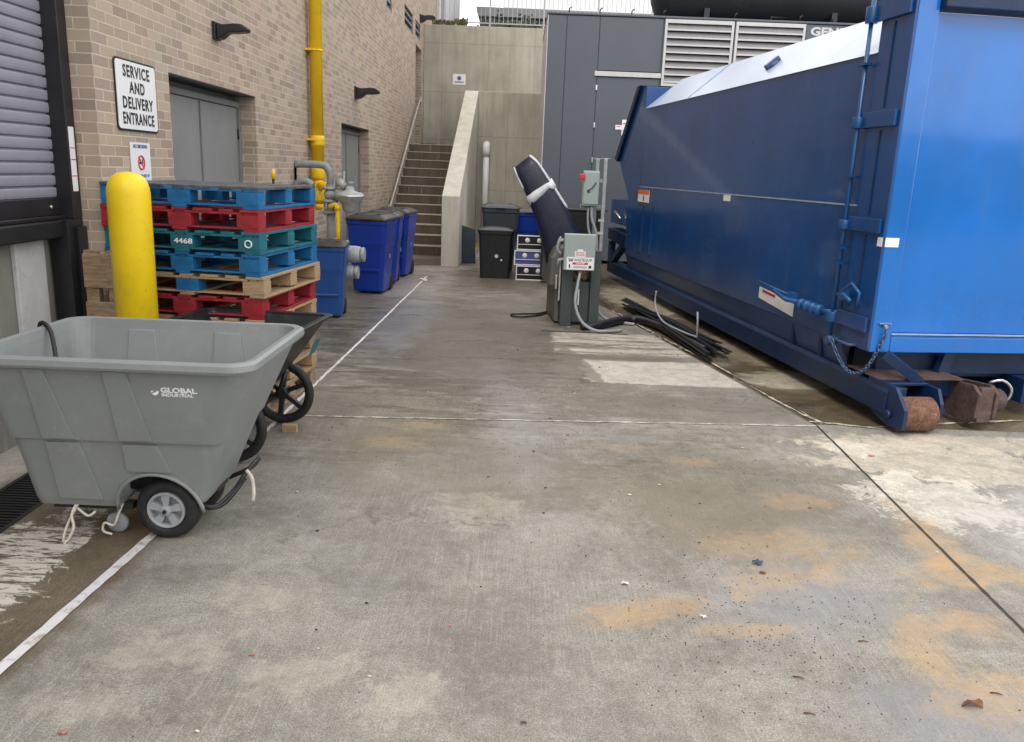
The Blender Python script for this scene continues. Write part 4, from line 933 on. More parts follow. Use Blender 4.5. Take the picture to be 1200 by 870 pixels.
mb = MB(); mb.lathe([(.01, 0), (.07, .0), (.06, .03), (.02, .035)], 14, (0, 0, 0)); mb.box(-.07, .09, -.03, .03, 0, .05); q = mb.build('roof_lug', 'cont_blue', rf, .006); q.location = (.20, 2.68, 2.80); q.rotation_euler = (0, math.radians(-40), 0)
# end section (far end)
mb = MB(); mb.prism([(6.401, .5), (6.401, 2.93), (6.72, 2.93), (7.74, 1.96), (7.0, 1.35), (7.0, .5)], .0, Wc, 'x'); mb.build('end_section', 'cont_blue', rc, .006)
mb = MB(); mb.prism([(6.60, 2.96), (6.74, 2.96), (7.82, 1.95), (7.68, 1.90)], -.05, Wc+.05, 'x'); mb.build('end_flange', 'cont_dark', rc, .004)
mb = MB(); mb.prism([(7.001, .92), (7.001, 1.33), (8.1, 1.30), (8.1, .92)], .02, Wc-.02, 'x'); mb.build('coupling_box', 'cont_blue', rc, .01)
mb = MB(); mb.prism([(6.9, .60), (6.9, .80), (8.0, .84), (8.0, .66)], -.03, .2, 'x'); mb.box(-.04, -.031, 7.0, 7.12, .66, .78); mb.build('coupling_arm', 'cont_dark', rc, .006)
mb = MB(); mb.beam((.05, 7.95, .25), (.05, 6.95, .75), .1, .09); mb.beam((.05, 8.0, .62), (.05, 8.0, .12), .1, .1); mb.build('end_brace', 'cont_blue', rc)
mb = MB(); mb.tube([(-.02, 7.3, 1.02), (-.05, 7.55, 1.12)], .022, 8); mb.build('grab_handle', 'chrome', rc)
for u in (5.7, 6.15): 
    mb = MB(); mb.box(-.012, -.001, u-.03, u+.03, .62, 1.28); mb.build('end_rib', 'cont_blue', rc)
# side details
mb = MB(); mb.box(-.006, -.0005, .43, 6.39, 1.535, 1.547); mb.build('weld_line', 'weld_and_highlight', rc)
for u in (1.9, 4.5, 5.2): pass
mb = MB(); mb.box(-.004, -.0006, 2.4, 3.27, .79, 1.07); 
mb.bm.free()
mb = MB(); mb.box(-.004, -.0008, 2.93, 3.12, 1.47, 1.535); mb.build('white_sticker', 'sign_white', rc)
mb = MB(); mb.box(-.016, -.010, 5.85, 6.4, 1.33, 1.50); q = mb.build('warning_sticker', 'sign_white', rc)
mb = MB(); mb.box(-.018, -.0165, 5.85, 6.4, 1.44, 1.50); mb.build('sticker_band', 'orange_ink', q)
mb = MB(); mb.box(-.018, -.0165, 6.08, 6.13, 1.35, 1.42); mb.build('sticker_mark', 'sign_black', q)
mb = MB(); mb.poly([(-.003, 1.98, .71), (-.003, 1.24, .665), (-.003, 1.24, .50+.04), (-.003, 1.98, .60)], [(0,1,2,3)]); q = mb.build('torn_label', 'sign_white', rc)
mb = MB(); mb.poly([(-.0045, 1.9, .69), (-.0045, 1.62, .675), (-.0045, 1.62, .65), (-.0045, 1.9, .665)], [(0,1,2,3)]); mb.build('label_band', 'red_ink', q)
# sill plates, rail and gussets
mb = MB(); mb.prism([(.06, .30), (.008, .498), (.03, .498), (.09, .30)], .42, 6.95, 'y'); mb.build('sill_plate', 'cont_blue', rc)
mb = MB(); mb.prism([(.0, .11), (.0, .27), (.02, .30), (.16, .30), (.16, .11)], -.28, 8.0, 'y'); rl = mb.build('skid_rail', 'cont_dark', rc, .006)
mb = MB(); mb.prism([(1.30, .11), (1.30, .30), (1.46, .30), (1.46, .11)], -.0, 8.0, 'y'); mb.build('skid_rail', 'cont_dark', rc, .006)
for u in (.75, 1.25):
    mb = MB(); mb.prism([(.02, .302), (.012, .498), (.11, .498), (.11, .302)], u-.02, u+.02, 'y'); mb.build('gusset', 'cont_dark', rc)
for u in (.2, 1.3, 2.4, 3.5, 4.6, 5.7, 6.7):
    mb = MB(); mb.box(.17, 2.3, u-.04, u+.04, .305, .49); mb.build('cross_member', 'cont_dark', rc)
# gate frame
mb = MB(); mb.box(.0, .155, .0, .40, .5, 3.15); mb.build('gate_post', 'cont_lit', rc, .008)
mb = MB(); mb.box(Wc-.15, Wc, .0, .40, .5, 3.15); mb.build('gate_post', 'cont_lit', rc, .008)
mb = MB(); mb.box(.157, Wc-.152, .035, .10, .645, 2.84); mb.build('gate_panel', 'cont_lit', rc)
mb = MB(); mb.box(.157, Wc-.152, .0, .12, .5, .615); mb.prism([(.0, .617), (.034, .643), (.034, .617)], .157, Wc-.152, 'x'); mb.build('bottom_rail', 'cont_lit', rc, .006)
mb = MB(); mb.box(.157, Wc-.152, -.002, .12, .632, .6395); mb.build('rail_highlight', 'weld_and_highlight', rc)  # pale strip paints the highlight along the rail ledge
mb = MB(); mb.box(.157, Wc-.152, -.06, .12, 2.86, 3.15); mb.build('top_rail', 'cont_dark', rc, .01)
mb = MB(); mb.box(-.02, -.0005, .0, .40, .52, 3.1); mb.build('post_side_plate', 'cont_blue', rc, .004)
for (z0, z1) in ((2.83, 2.97), (2.10, 2.21), (1.36, 1.46), (.64, .75)):
    mb = MB(); mb.box(-.045, -.021, .03, .47, z0, z1); mb.build('hinge_strap', 'cont_blue', rc, .004)
    mb = MB(); mb.cyl((-.05, .49, z0-.0), (-.05, .49, z1-.03), .045, 16); mb.build('hinge_knuckle', 'cont_mid', rc, .004)
mb = MB(); mb.cyl((-.05, .49, .45), (-.05, .49, 3.1), .016, 10); mb.build('hinge_rod', 'cont_mid', rc)
mb = MB(); mb.beam((-.024, .22, .78), (-.024, .22, 1.34), .012, .008, (1,0,0)); mb.beam((-.024, .22, 1.48), (-.024, .22, 2.08), .012, .008, (1,0,0)); mb.beam((-.024, .22, 2.23), (-.024, .22, 2.81), .012, .008, (1,0,0)); mb.build('plate_seam', 'cont_dark', rc)
for z in (2.55, 1.75, 1.1, 1.22):
    mb = MB(); mb.box(-.08, -.03, .44, .56, z-.008, z+.008); mb.build('rod_guide', 'cont_blue', rc)
mb = MB(); mb.box(.0, .0, 0, 0, 0, 0); mb.bm.free()
mb = MB(); mb.box(.0, .105, -.003, -.0008, 1.27, 1.335); mb.box(-.0235, -.0208, .0, .06, 1.27, 1.335); mb.build('reflective_sticker', 'sign_white', rc)
# binder / ratchet
bn = MB(); bn.tube([(-.03, 1.95, .76), (-.07, 1.5, .75), (-.07, 1.15, .735)], .013, 8); bn.box(-.10, -.05, 1.1, 1.2, .70, .77); bn.tube([(-.08, 1.5, .735), (-.10, 1.2, .70), (-.09, 1.0, .71)], .02, 8)
bn.cyl((-.075, 1.05, .70), (-.075, .62, .70), .032, 12)
for u in (.95, .85, .75, .65): bn.lathe([(.034, -.02), (.048, -.01), (.048, .01), (.034, .02)], 12, (-.075, u, .70), 'y')
bn.cyl((-.075, .62, .70), (-.03, .45, .72), .02, 10); bn.build('ratchet_binder', 'cont_mid', rc)
mb = MB(); mb.tube([(-.05, .38, .78), (-.09, .34, .90), (-.09, .20, .98), (-.07, .12, .92), (-.06, .14, .80)], .013, 8); mb.tube([(-.07, .42, .86), (-.09, .28, .88), (-.08, .2, .84)], .018, 8); mb.lathe([(.03, -.03), (.04, -.02), (.04, .02), (.03, .03)], 12, (-.07, .32, .87), 'x'); mb.build('latch_handle', 'cont_mid', rc)
mb = MB(); mb.tube([(-.03, .35, .53), (-.10, .35, .53), (-.10, .12, .53), (-.03, .12, .53)], .012, 8); mb.cyl((-.1, .45, .50), (-.02, .45, .50), .035, 12); mb.build('chain_bracket', 'cont_blue', rc)
# chain from bracket to gate post
P0 = Vector((-.12, .33, .53)); P1 = Vector((.09, -.03, .66)); n = 30; pts = []
for i in range(n+1):
    t = i/n; p = P0.lerp(P1, t); p.z -= .30*(1-(2*t-1)**2)*(1.0-.15*t); p.y -= .06*math.sin(t*PI); pts.append(p)
mb = MB()
for i in range(n):
    a, b = pts[i], pts[i+1]; c = (a+b)/2; d = (b-a).normalized(); L = (b-a).length
    up_ = Vector((0,0,1)) if abs(d.z) < .9 else Vector((1,0,0)); r = d.cross(up_).normalized(); u2 = r.cross(d)
    sd_ = r if i % 2 else u2
    ring = [c+d*math.cos(q*PI/5)*L*.78+sd_*math.sin(q*PI/5)*.0125 for q in range(10)]; mb.tube(ring+[ring[0]], .0048, 6, cap=False)
mb.build('chain', 'chain', rc)
mb = MB(); mb.cyl((.08, -.001, .70), (.08, -.05, .70), .012, 8); mb.box(.04, .13, -.02, -.002, .715, .722); mb.build('chain_hook', 'chrome', rc)
# front roller, axle bracket, hitch plate
mb = MB(); mb.prism([(-.50, .06), (-.50, .20), (-.36, .33), (-.02, .33), (-.02, .112), (-.3, .04)], .015, .045, 'x'); mb.build('roller_bracket', 'cont_dark', rc, .004)
mb = MB(); mb.prism([(-.42, .12), (-.42, .22), (-.36, .32), (-.02, .32), (-.02, .112), (-.2, .08)], .335, .36, 'x'); mb.build('roller_bracket', 'cont_dark', rc, .004)
mb = MB(); mb.box(.017, .358, -.22, -.02, .302, .325); mb.box(.362, .72, -.06, .02, .18, .31); mb.build('front_beam', 'cont_dark', rc, .006)
mb = MB(); mb.box(.02, .70, -.14, .3, .3265, .334); mb.build('rusty_ledge', 'rust_plate', rc)
mb = MB(); mb.lathe([(.02, .055), (.115, .055), (.124, .062), (.124, .315), (.115, .325), (.02, .325)], 32, (0, -.33, .127), 'x'); mb.build('front_roller', 'rust_hub', rc)
mb = MB(); mb.lathe([(.02, .046), (.105, .046), (.105, .054), (.02, .054)], 24, (0, -.33, .127), 'x'); mb.lathe([(.01, -.01), (.03, -.01), (.03, .02), (.01, .02)], 12, (0, -.33, .127), 'x'); mb.build('roller_face', 'cont_dark', rc)
mb = MB(); ring = [(.02, .30), (-.28, .33), (-.36, .28), (-.35, .10), (-.26, .03), (-.06, .05), (.05, .1)]
mb.prism(ring, .66, .69, 'x'); mb.prism(ring, .80, .83, 'x'); mb.box(.691, .799, -.34, -.29, .06, .32); mb.build('hitch_plate', 'rust_plate', rc, .008)
mb = MB(); mb.lathe([(.02, .835), (.075, .84), (.085, .86), (.085, .93), (.07, .95), (.03, .96)], 20, (0, -.22, .20), 'x'); mb.build('hitch_pin', 'rust_plate', rc)
mb = MB(); mb.tube([(.83, -.22, .33), (.90, -.26, .36), (.985, -.26, .30), (.985, -.25, .22), (.95, -.22, .18)], .010, 8, curve=3); mb.build('pin_keeper', 'chrome', rc)
mb = MB(); mb.beam((.66, .10, .30), (.72, .12, .50), .05, .12); mb.build('front_strut', 'cont_dark', rc)
mb = MB(); mb.beam((.10, -.05, .50), (.30, -.20, .33), .04, .07); mb.build('front_strut', 'cont_dark', rc)
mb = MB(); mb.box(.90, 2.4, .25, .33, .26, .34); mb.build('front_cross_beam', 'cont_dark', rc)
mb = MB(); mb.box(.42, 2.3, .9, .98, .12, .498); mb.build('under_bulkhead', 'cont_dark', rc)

# ------------------------------------------------------------------ compactor power unit
pu = thing('power_unit', 'dark green grey compactor power unit with dusty side cover and open front bay', 'power unit', (.52, 9.18, 0), math.radians(5)); 
mb = MB(); mb.box(.0, .44, .30, .90, .04, .80); mb.build('cabinet', 'unit_green', pu, .008)
mb = MB(); mb.box(.0, .13, .0, .16, .0, .86); mb.build('front_post', 'unit_green', pu, .006)
mb = MB(); mb.box(.33, .44, .0, .16, .0, .86); mb.build('front_post', 'unit_green', pu, .006)
mb = MB(); mb.box(.131, .329, .05, .14, .04, .50); pn = mb.build('front_panel', 'unit_green', pu, .006)
mb = MB(); mb.box(.20, .215, .044, .05, .24, .42); mb.build('slot', 'sign_white', pn)
mb = MB(); mb.lathe([(.0, -.006), (.022, -.004), (.022, .0), (.0, .001)], 14, (.20, .05, .18), 'y') if False else mb.box(.185, .225, .044, .05, .16, .20); mb.build('cap', 'black_paint', pn)
mb = MB(); mb.lathe([(.02, -.03), (.09, -.03), (.12, 0), (.12, .12), (.09, .15), (.02, .15)], 22, (.23, .16, .60), 'y'); mb.build('motor', 'wood_old', pu)
mb = MB(); mb.tube([(.14, .08, .78), (.16, .04, .62), (.24, .03, .52)], .010, 8, curve=4); mb.build('hydraulic_hose', 'hose', pu)
mb = MB(); mb.loft([rr(-.11, .02, .10, .90, .42, .03, 3), rr(-.13, .02, .08, .92, .46, .03, 3), rr(-.12, .03, .08, .92, .76, .03, 3), rr(-.07, .10, .10, .9, .87, .05, 3), rr(.0, .2, .14, .86, .90, .05, 3)], smooth=False); mb.build('side_cover', 'unit_cover', pu, .02)
mb = MB(); mb.box(-.05, -.002, .12, .88, .03, .42); mb.build('side_panel', 'unit_cover', pu, .006)
mb = MB(); mb.box(-.075, -.05, -.0, .03, .42, .58); mb.box(-.03, -.005, .04, .09, .28, .75); mb.build('grab_bar', 'chrome', pu, .006)
cp = thing('control_panel_box', 'light grey control box with red and white compactor label, mounted on the power unit', 'control box', (.52, 9.05, .65), math.radians(2))
mb = MB(); mb.box(0, .35, 0, .10, 0, .40); mb.build('case', 'panel_box', cp, .012)
mb = MB(); mb.box(.004, .346, -.012, -.001, .004, .396); mb.build('door', 'panel_box', cp, .006)
mb = MB(); mb.box(.035, .335, -.0150, -.0125, .012, .150); lb = mb.build('label', 'sign_white', cp)
text('lettering', 'WASTEQUIP', .044, (.215, -.0156, .118), '-y', 'sign_black', lb, .0004, .80)
mb = MB(); mb.prism([(.050, .135), (.062, .135), (.070, .112), (.078, .135), (.086, .135), (.094, .112), (.100, .135), (.110, .135), (.098, .100), (.088, .100), (.082, .118), (.074, .100), (.064, .100)], -.0160, -.0152, 'y'); mb.build('emblem', 'sign_black', lb)
mb = MB(); mb.box(.10, .27, -.0160, -.0152, .068, .092); mb.build('red_bar', 'red_ink', lb)
text('lettering', 'DANGER', .022, (.185, -.0162, .080), '-y', 'sign_white', lb, .0005, 1.1)
mb = MB(); mb.box(.06, .075, -.016, -.0152, .03, .07); mb.box(.28, .31, -.016, -.0152, .03, .06); mb.box(.11, .26, -.016, -.0152, .045, .049); mb.box(.11, .26, -.016, -.0152, .033, .037); mb.build('fine_print', 'sign_black', lb)
mb = MB(); mb.box(.12, .24, -.0150, -.0125, .155, .215); mb.box(.15, .21, -.0150, -.0125, .216, .235); l2 = mb.build('notice', 'sign_white', cp)
mb = MB(); 
for z in (.168, .183, .198): mb.box(.13, .23, -.016, -.0152, z, z+.006)
mb.build('notice_print', 'red_ink', l2)
for z in (.33, .12):
    mb = MB(); mb.tube([(.0, .03, z), (-.05, .03, z-.01), (-.06, .05, z-.09)], .018, 10); mb.build('cable_gland', 'flex', cp)
sc1 = MB(); sc1.tube([(-.035, .04, .36), (-.06, .03, .31), (-.07, .03, .22), (-.03, .04, .18)], .016, 8, curve=4); sc1.build('side_conduit', 'flex', cp)

pc = thing('padded_cover', 'navy blue padded cover with white band leaning up behind the power unit', 'cover', (.53, 9.62, .8))
secs = [((.57, .70), .48, .26), ((.55, .86), .48, .27), ((.47, 1.04), .43, .28), ((.385, 1.22), .385, .28), ((.285, 1.40), .335, .26), ((.175, 1.58), .30, .23), ((.085, 1.72), .27, .19), ((.02, 1.80), .22, .10)]
def cover_rings(secs, grow=0):
    rings = []
    for i, ((x, z), w_, d_) in enumerate(secs):
        a = Vector((secs[min(i+1, len(secs)-1)][0][0]-secs[max(i-1, 0)][0][0], 0, secs[min(i+1, len(secs)-1)][0][1]-secs[max(i-1, 0)][0][1])).normalized()
        u = Vector((a.z, 0, -a.x)); v = Vector((0, 1, 0)); ring = []
        for k in range(24):
            q = 2*PI*k/24; cx = abs(math.cos(q))**.55*math.copysign(1, math.cos(q)); sy_ = abs(math.sin(q))**.55*math.copysign(1, math.sin(q))
            wob = 1+.03*math.sin(i*2.3+k*.9)
            ring.append(Vector((x, 9.62, z))+u*cx*(w_/2*wob+grow)+v*sy_*(d_/2*wob+grow))
        rings.append(ring)
    return rings
mb = MB(); mb.loft(cover_rings(secs)); mb.build('fabric', 'navy', pc, off=(.53, 9.62, .8))
band = [((.235, 1.475), .285, .235), ((.20, 1.535), .275, .225)]
mb = MB(); mb.loft(cover_rings([((.275, 1.415), .33, .262)]+[((.225, 1.50), .31, .25)], .006)); 
for v in mb.bm.verts: v.co.z += (.02 if v.co.x > .24 else -.0)+(-.05 if v.co.x < .15 else .04)*.6+random.uniform(-.028, .028)
mb.build('white_band', 'silver_tape', pc, off=(.53, 9.62, .8))
def edge_line(i0, i1, side, r, nm):
    pts = []
    for i in range(i0, i1+1):
        (x, z), w_, d_ = secs[i]; a = Vector((secs[min(i+1, len(secs)-1)][0][0]-secs[max(i-1, 0)][0][0], 0, secs[min(i+1, len(secs)-1)][0][1]-secs[max(i-1, 0)][0][1])).normalized()
        pts.append(Vector((x, 9.62, z))+Vector((a.z, 0, -a.x))*side*(w_*.5)+Vector((0, -d_*.30, 0)))
    mb = MB(); mb.tube(pts, r, 8, curve=4); mb.build(nm, 'silver_tape', pc, off=(.53, 9.62, .8))
edge_line(3, 7, 1, .016, 'white_seam'); edge_line(5, 7, -1, .010, 'white_seam')

# strut posts, disconnect, conduits
sp = thing('strut_stand', 'two slim galvanised posts carrying the disconnect switch', 'post', (1.0, 9.85, 0))
for x in (.0, -.07):
    mb = MB(); mb.box(x-.02, x+.02, (-.02 if x == 0 else .25), (.02 if x == 0 else .29), 0, 1.87); mb.box(x-.045, x+.045, (-.01 if x == 0 else .26), (.01 if x == 0 else .27), 1.871, 1.879); mb.build('post', 'galv', sp, .003)
mb = MB(); mb.box(-.27, .03, .03, .06, 1.60, 1.64); mb.box(-.27, .03, .03, .06, 1.30, 1.34); mb.build('crossbar', 'galv', sp)
mb = MB()
for z in (.45, .75, 1.0, 1.15): mb.box(-.05, .02, -.028, -.02, z, z+.03)
mb.build('clips', 'chrome', sp)
ds = thing('disconnect_switch', 'grey disconnect switch box with red handle on the slim posts', 'switch box', (.74, 9.74, 1.33))
mb = MB(); mb.box(0, .19, 0, .13, 0, .40); mb.build('case', 'panel_box', ds, .008)
mb = MB(); mb.box(.012, .186, -.012, -.001, .02, .385); mb.build('cover', 'panel_box', ds, .005)
mb = MB(); mb.box(-.05, .02, -.04, -.013, .30, .36); mb.lathe([(.0, -.03), (.03, -.03), (.03, .0), (.0, .0)], 12, (-.01, .02, .33), 'x') if False else None; mb.build('red_handle', 'red_ink', ds, .01)
mb = MB(); mb.tube([(.05, -.02, .17), (.10, -.03, .20), (.15, -.02, .27)], .006, 6); mb.box(.06, .08, -.016, -.0125, .15, .17); mb.build('latch', 'black_paint', ds)
mb = MB(); mb.box(-.03, -.002, .01, .12, .05, .37); mb.build('side_label', 'leaf', ds) if False else mb.bm.free()
fc = thing('flexible_conduit', 'grey flexible conduit dropping from the disconnect switch to the ground', 'conduit', (.86, 9.78, 0)); FO2 = Vector((.86, 9.78, 0))
mb = MB(); mb.tube([(.86, 9.78, 1.33), (.87, 9.76, 1.18), (.93, 9.74, 1.0), (.95, 9.74, .7), (.93, 9.74, .38), (.97, 9.7, .16), (1.08, 9.55, .04), (1.28, 9.4, .025), (1.4, 9.35, .02)], .017, 10, curve=6); mb.build('conduit', 'flex', fc, off=FO2)
mb = MB(); mb.tube([(.82, 9.79, 1.33), (.83, 9.78, 1.1), (.90, 9.76, .8), (.90, 9.76, .3), (.92, 9.75, .06)], .014, 10, curve=6); mb.build('second_conduit', 'flex', fc, off=FO2)
mb = MB(); mb.tube([(.72, 9.10, .65), (.69, 9.02, .5), (.67, 8.95, .3), (.74, 8.88, .12), (.88, 8.82, .035), (1.05, 8.85, .022), (1.2, 8.95, .02)], .017, 10, curve=6); tag(mb.build('grey_cable', 'flex'), 'grey cable looping from the control box down to the ground', 'cable')
mb = MB(); mb.tube([(.40, 9.95, .012), (.28, 9.75, .012), (.10, 9.62, .012), (-.03, 9.66, .012), (-.02, 9.78, .012), (.12, 9.82, .014), (.3, 9.9, .012), (.43, 10.02, .03)], .010, 8, curve=6); tag(mb.build('extension_cord', 'hose'), 'thin black cord looped on the concrete left of the power unit', 'cord')
mb = MB(); mb.tube([(.75, 8.98, .03), (.95, 9.05, .04), (1.2, 9.35, .05), (1.42, 9.5, .05), (1.6, 9.2, .06), (1.75, 8.6, .06), (1.9, 7.9, .05)], .042, 10, curve=6); mb.tube([(.8, 9.1, .035), (1.0, 9.2, .04), (1.25, 9.5, .05), (1.5, 9.5, .06), (1.7, 8.9, .06)], .035, 10, curve=6); tag(mb.build('hydraulic_hoses', 'hose'), 'thick black hydraulic hoses running from the power unit toward the container', 'hose')
# black strips
rs_ = random.Random(21)
for k in range(22):
    x0 = 1.48+rs_.uniform(-.09, .12); y0 = 10.4+rs_.uniform(-.5, .45); x1 = 1.93+rs_.uniform(-.13, .16); y1 = 7.75+rs_.uniform(-.25, .4)
    z0 = .015+.009*k*.5; a = Vector((x0, y0, z0+rs_.uniform(0, .03))); b = Vector((x1, y1, z0+rs_.uniform(-.0, .02)))
    mb = MB(); m1 = a.lerp(b, .5)+Vector((rs_.uniform(-.03, .03), 0, .01)); mb.beam(a, m1, .035, .010); mb.beam(m1, b, .035, .010)
    tag(mb.build('black_strip', 'hose'), 'long thin black strip in the pile beside the container', 'strip', 'black strips piled beside the container')
mb = MB(); mb.tube([(1.62, 9.35, .42), (1.62, 9.33, .25), (1.66, 9.0, .13), (1.78, 8.45, .12), (1.86, 8.15, .13)], .011, 8, curve=6); mb.tube([(1.86, 8.15, .12), (1.865, 8.2, .28), (1.855, 8.2, .38)], .010, 8); tag(mb.build('bent_grey_wire', 'flex'), 'bent grey wire sticking up from the black strip pile', 'wire')
mb = MB(); mb.beam((1.0, 10.9, .05), (1.72, 7.9, .05), .10, .09); 
mb.bm.free()

# ------------------------------------------------------------------ grey tilt cart
tc = thing('tilt_cart', 'grey plastic tilt cart with black tyre at the lower left', 'cart', (-1.62, 3.6, 0)); TO = Vector((-1.62, 3.6, 0))
# (z, x0, x1, y0, y1, r)
def body_rings(inset=0):
    L = [(.165, -2.12, -1.385, 3.415, 3.84, .05), (.20, -2.13, -1.355, 3.40, 3.855, .06), (.505, -2.155, -1.235, 3.318, 3.925, .07), (.512, -2.170, -1.222, 3.303, 3.94, .07), (.86, -2.205, -1.075, 3.19, 4.04, .09)]
    return [rr(x0+inset, x1-inset, y0+inset, y1-inset, z+(.012 if inset and i == 0 else 0), r, 6) for i, (z, x0, x1, y0, y1, r) in enumerate(L)]
outer = body_rings(0); inner = body_rings(.012)
mb = MB(); rim = [rr(-2.235, -1.045, 3.158, 4.072, .86, .10, 6), rr(-2.24, -1.04, 3.152, 4.078, .872, .10, 6), rr(-2.238, -1.042, 3.155, 4.075, .895, .10, 6), rr(-2.225, -1.055, 3.168, 4.062, .905, .10, 6), rr(-2.20, -1.08, 3.192, 4.038, .902, .10, 6)]
rings = outer+rim+inner[::-1]
mb.loft(rings, smooth=False)
body = mb.build('tub', 'tub_grey', None, off=TO)
cut = MB(); cut.prism([(-1.743, .0), (-1.743, .155)]+[(-1.555-.188*math.cos(i*PI/20), .155+.188*math.sin(i*PI/20)) for i in range(1, 20)]+[(-1.367, .155), (-1.367, .0)], 3.2, 3.56, 'y')
cu_ = cut.build('cutter', 'tub_grey', None, off=TO)
bmd = body.modifiers.new('b', 'BOOLEAN'); bmd.operation = 'DIFFERENCE'; bmd.object = cu_; bmd.solver = 'EXACT'
dg = bpy.context.evaluated_depsgraph_get(); me2 = bpy.data.meshes.new_from_object(body.evaluated_get(dg)); body.modifiers.clear(); body.data = me2; bpy.data.objects.remove(cu_)
body.parent = tc
bv = body.modifiers.new('bevel', 'BEVEL'); bv.width = .004; bv.segments = 2; bv.limit_method = 'ANGLE'; bv.angle_limit = .5
# raised side panels on the near and far walls
def side_pt(x, z, far=False):
    ks = [(.165, 3.415, 3.84), (.20, 3.40, 3.855), (.505, 3.318, 3.925), (.512, 3.303, 3.94), (.86, 3.19, 4.04)]
    for a, b in zip(ks, ks[1:]):
        if z <= b[0]: t = (z-a[0])/(b[0]-a[0]); return (a[1]+(b[1]-a[1])*t) if not far else (a[2]+(b[2]-a[2])*t)
    return ks[-1][1 if not far else 2]
def relief(quad, out, far=False, inner=False):
    mb = MB(); pts = []
    for (x, z) in quad:
        y = side_pt(x, z, far); sgn = 1 if far else -1
        if inner: y -= sgn*.012; sgn = -sgn
        pts.append((x, y-sgn*.004, z)); 
    pts2 = [(p[0], p[1]+(1 if (far != inner) else -1)*(out+.004), p[2]) for p in pts]
    mb.poly(pts+pts2, [(0,1,2,3), (7,6,5,4), (0,4,5,1), (1,5,6,2), (2,6,7,3), (3,7,4,0)])
    return mb
for (xa0, xa1, xb0, xb1) in ((-1.98, -1.995, -1.895, -1.80), (-1.655, -1.665, -1.56, -1.47)):
    zt, zm, zb = .853, .52, .502
    xm = xb0+(xb1-xb0)*.46
    relief([(xa0, zt), (xb0, zt), (xm, zm), ((xa0+xa1)/2, zm)], .012).build('side_rib_panel', 'tub_grey', tc, .003, off=TO)
    relief([((xa0+xa1)/2, zb-.004), (xm+.01, zb-.004), (xb1, .36 if xb1 > -1.6 else .205), (xa1, .36 if xb1 > -1.6 else .205)], .012).build('side_rib_panel', 'tub_grey', tc, .003, off=TO)
for (xa0, xb0, xa1, xb1) in ((-1.93, -1.80, -1.93, -1.74), (-1.50, -1.37, -1.50, -1.31)):
    relief([(xa0, .853), (xb0, .853), (xb1, .53), (xa1, .53)], .010, True, True).build('inner_rib_panel', 'tub_grey', tc, .003, off=TO)
# arch lip and well
mb = MB(); mb.tube([(-1.555+.192*math.cos(a), side_pt(0, .16+.192*math.sin(a))-.002, .155+.192*math.sin(a)) for a in [i*PI/18 for i in range(19)]], .009, 8); mb.build('arch_lip', 'tub_grey', tc, off=TO)
mb = MB(); mb.box(-1.76, -1.35, 3.561, 3.70, .19, .37); mb.box(-1.76, -1.35, 3.40, 3.70, .352, .37); mb.build('wheel_well', 'black_paint', tc, off=TO)
def tyre_wheel(cx, cy0, cy1, cz, R, nm_t, par, TO):
    w_ = cy1-cy0; b = MB(); b.lathe([(R*.60, .012), (R*.64, .002), (R*.70, -.002), (R*.86, .0), (R*.95, .010), (R, .026), (R, w_-.026), (R*.95, w_-.01), (R*.86, w_), (R*.66, w_), (R*.60, w_-.01), (R*.60, .012)], 44, (cx, cy0, cz), 'y', True, False); wl_ = b.build('wheel', 'rubber', par, off=TO)
    b = MB(); b.lathe([(R*.605, .030), (R*.605, .002), (R*.585, -.004), (R*.53, -.004), (R*.50, .006), (R*.49, .03)], 40, (cx, cy0, cz), 'y', True, False)
    b.lathe([(R*.60, .034), (R*.60, .036)], 32, (cx, cy0, cz), 'y')
    b.lathe([(R*.10, -.012), (R*.17, -.010), (R*.20, .030)], 20, (cx, cy0, cz), 'y')
    for k in range(5):
        a = k*2*PI/5+.3; d = Vector((math.cos(a), 0, math.sin(a))); q_ = Vector((-d.z, 0, d.x)); c = Vector((cx, cy0, cz))
        p = [c+d*R*.15-q_*.012, c+d*R*.15+q_*.012, c+d*R*.52+q_*.021, c+d*R*.52-q_*.021]
        b.poly([v+Vector((0,.002,0)) for v in p]+[v+Vector((0,.033,0)) for v in p], [(0,1,2,3),(7,6,5,4),(0,4,5,1),(1,5,6,2),(2,6,7,3),(3,7,4,0)])
    b.build('hub', 'hub_grey', wl_, off=TO)
    b = MB(); b.cyl((cx, cy0-.022, cz), (cx, cy0-.01, cz), .009, 8); b.build('axle_end', 'black', wl_, off=TO)
tyre_wheel(-1.545, 3.435, 3.53, .143, .143, 't', tc, TO); tyre_wheel(-1.545, 3.73, 3.825, .143, .143, 't', tc, TO)
mb = MB(); mb.cyl((-1.545, 3.53, .143), (-1.545, 3.73, .143), .012, 8); mb.build('axle', 'black_paint', tc, off=TO)
mb = MB(); mb.box(-2.06, -1.70, 3.75, 3.80, .135, .164); mb.build('base_frame', 'black_paint', tc, off=TO)
mb = MB(); mb.box(-2.06, -1.70, 3.45, 3.50, .135, .164); mb.build('base_frame', 'black_paint', tc, off=TO)
mb = MB(); mb.tube([(-1.40, 3.46, .17), (-1.33, 3.47, .16), (-1.26, 3.52, .22), (-1.21, 3.56, .30), (-1.2, 3.7, .31), (-1.26, 3.76, .24), (-1.38, 3.8, .17)], .011, 8, curve=5); mb.tube([(-1.36, 3.46, .15), (-1.29, 3.48, .17), (-1.215, 3.55, .27)], .009, 8, curve=4); mb.build('tow_frame', 'black_paint', tc, off=TO)
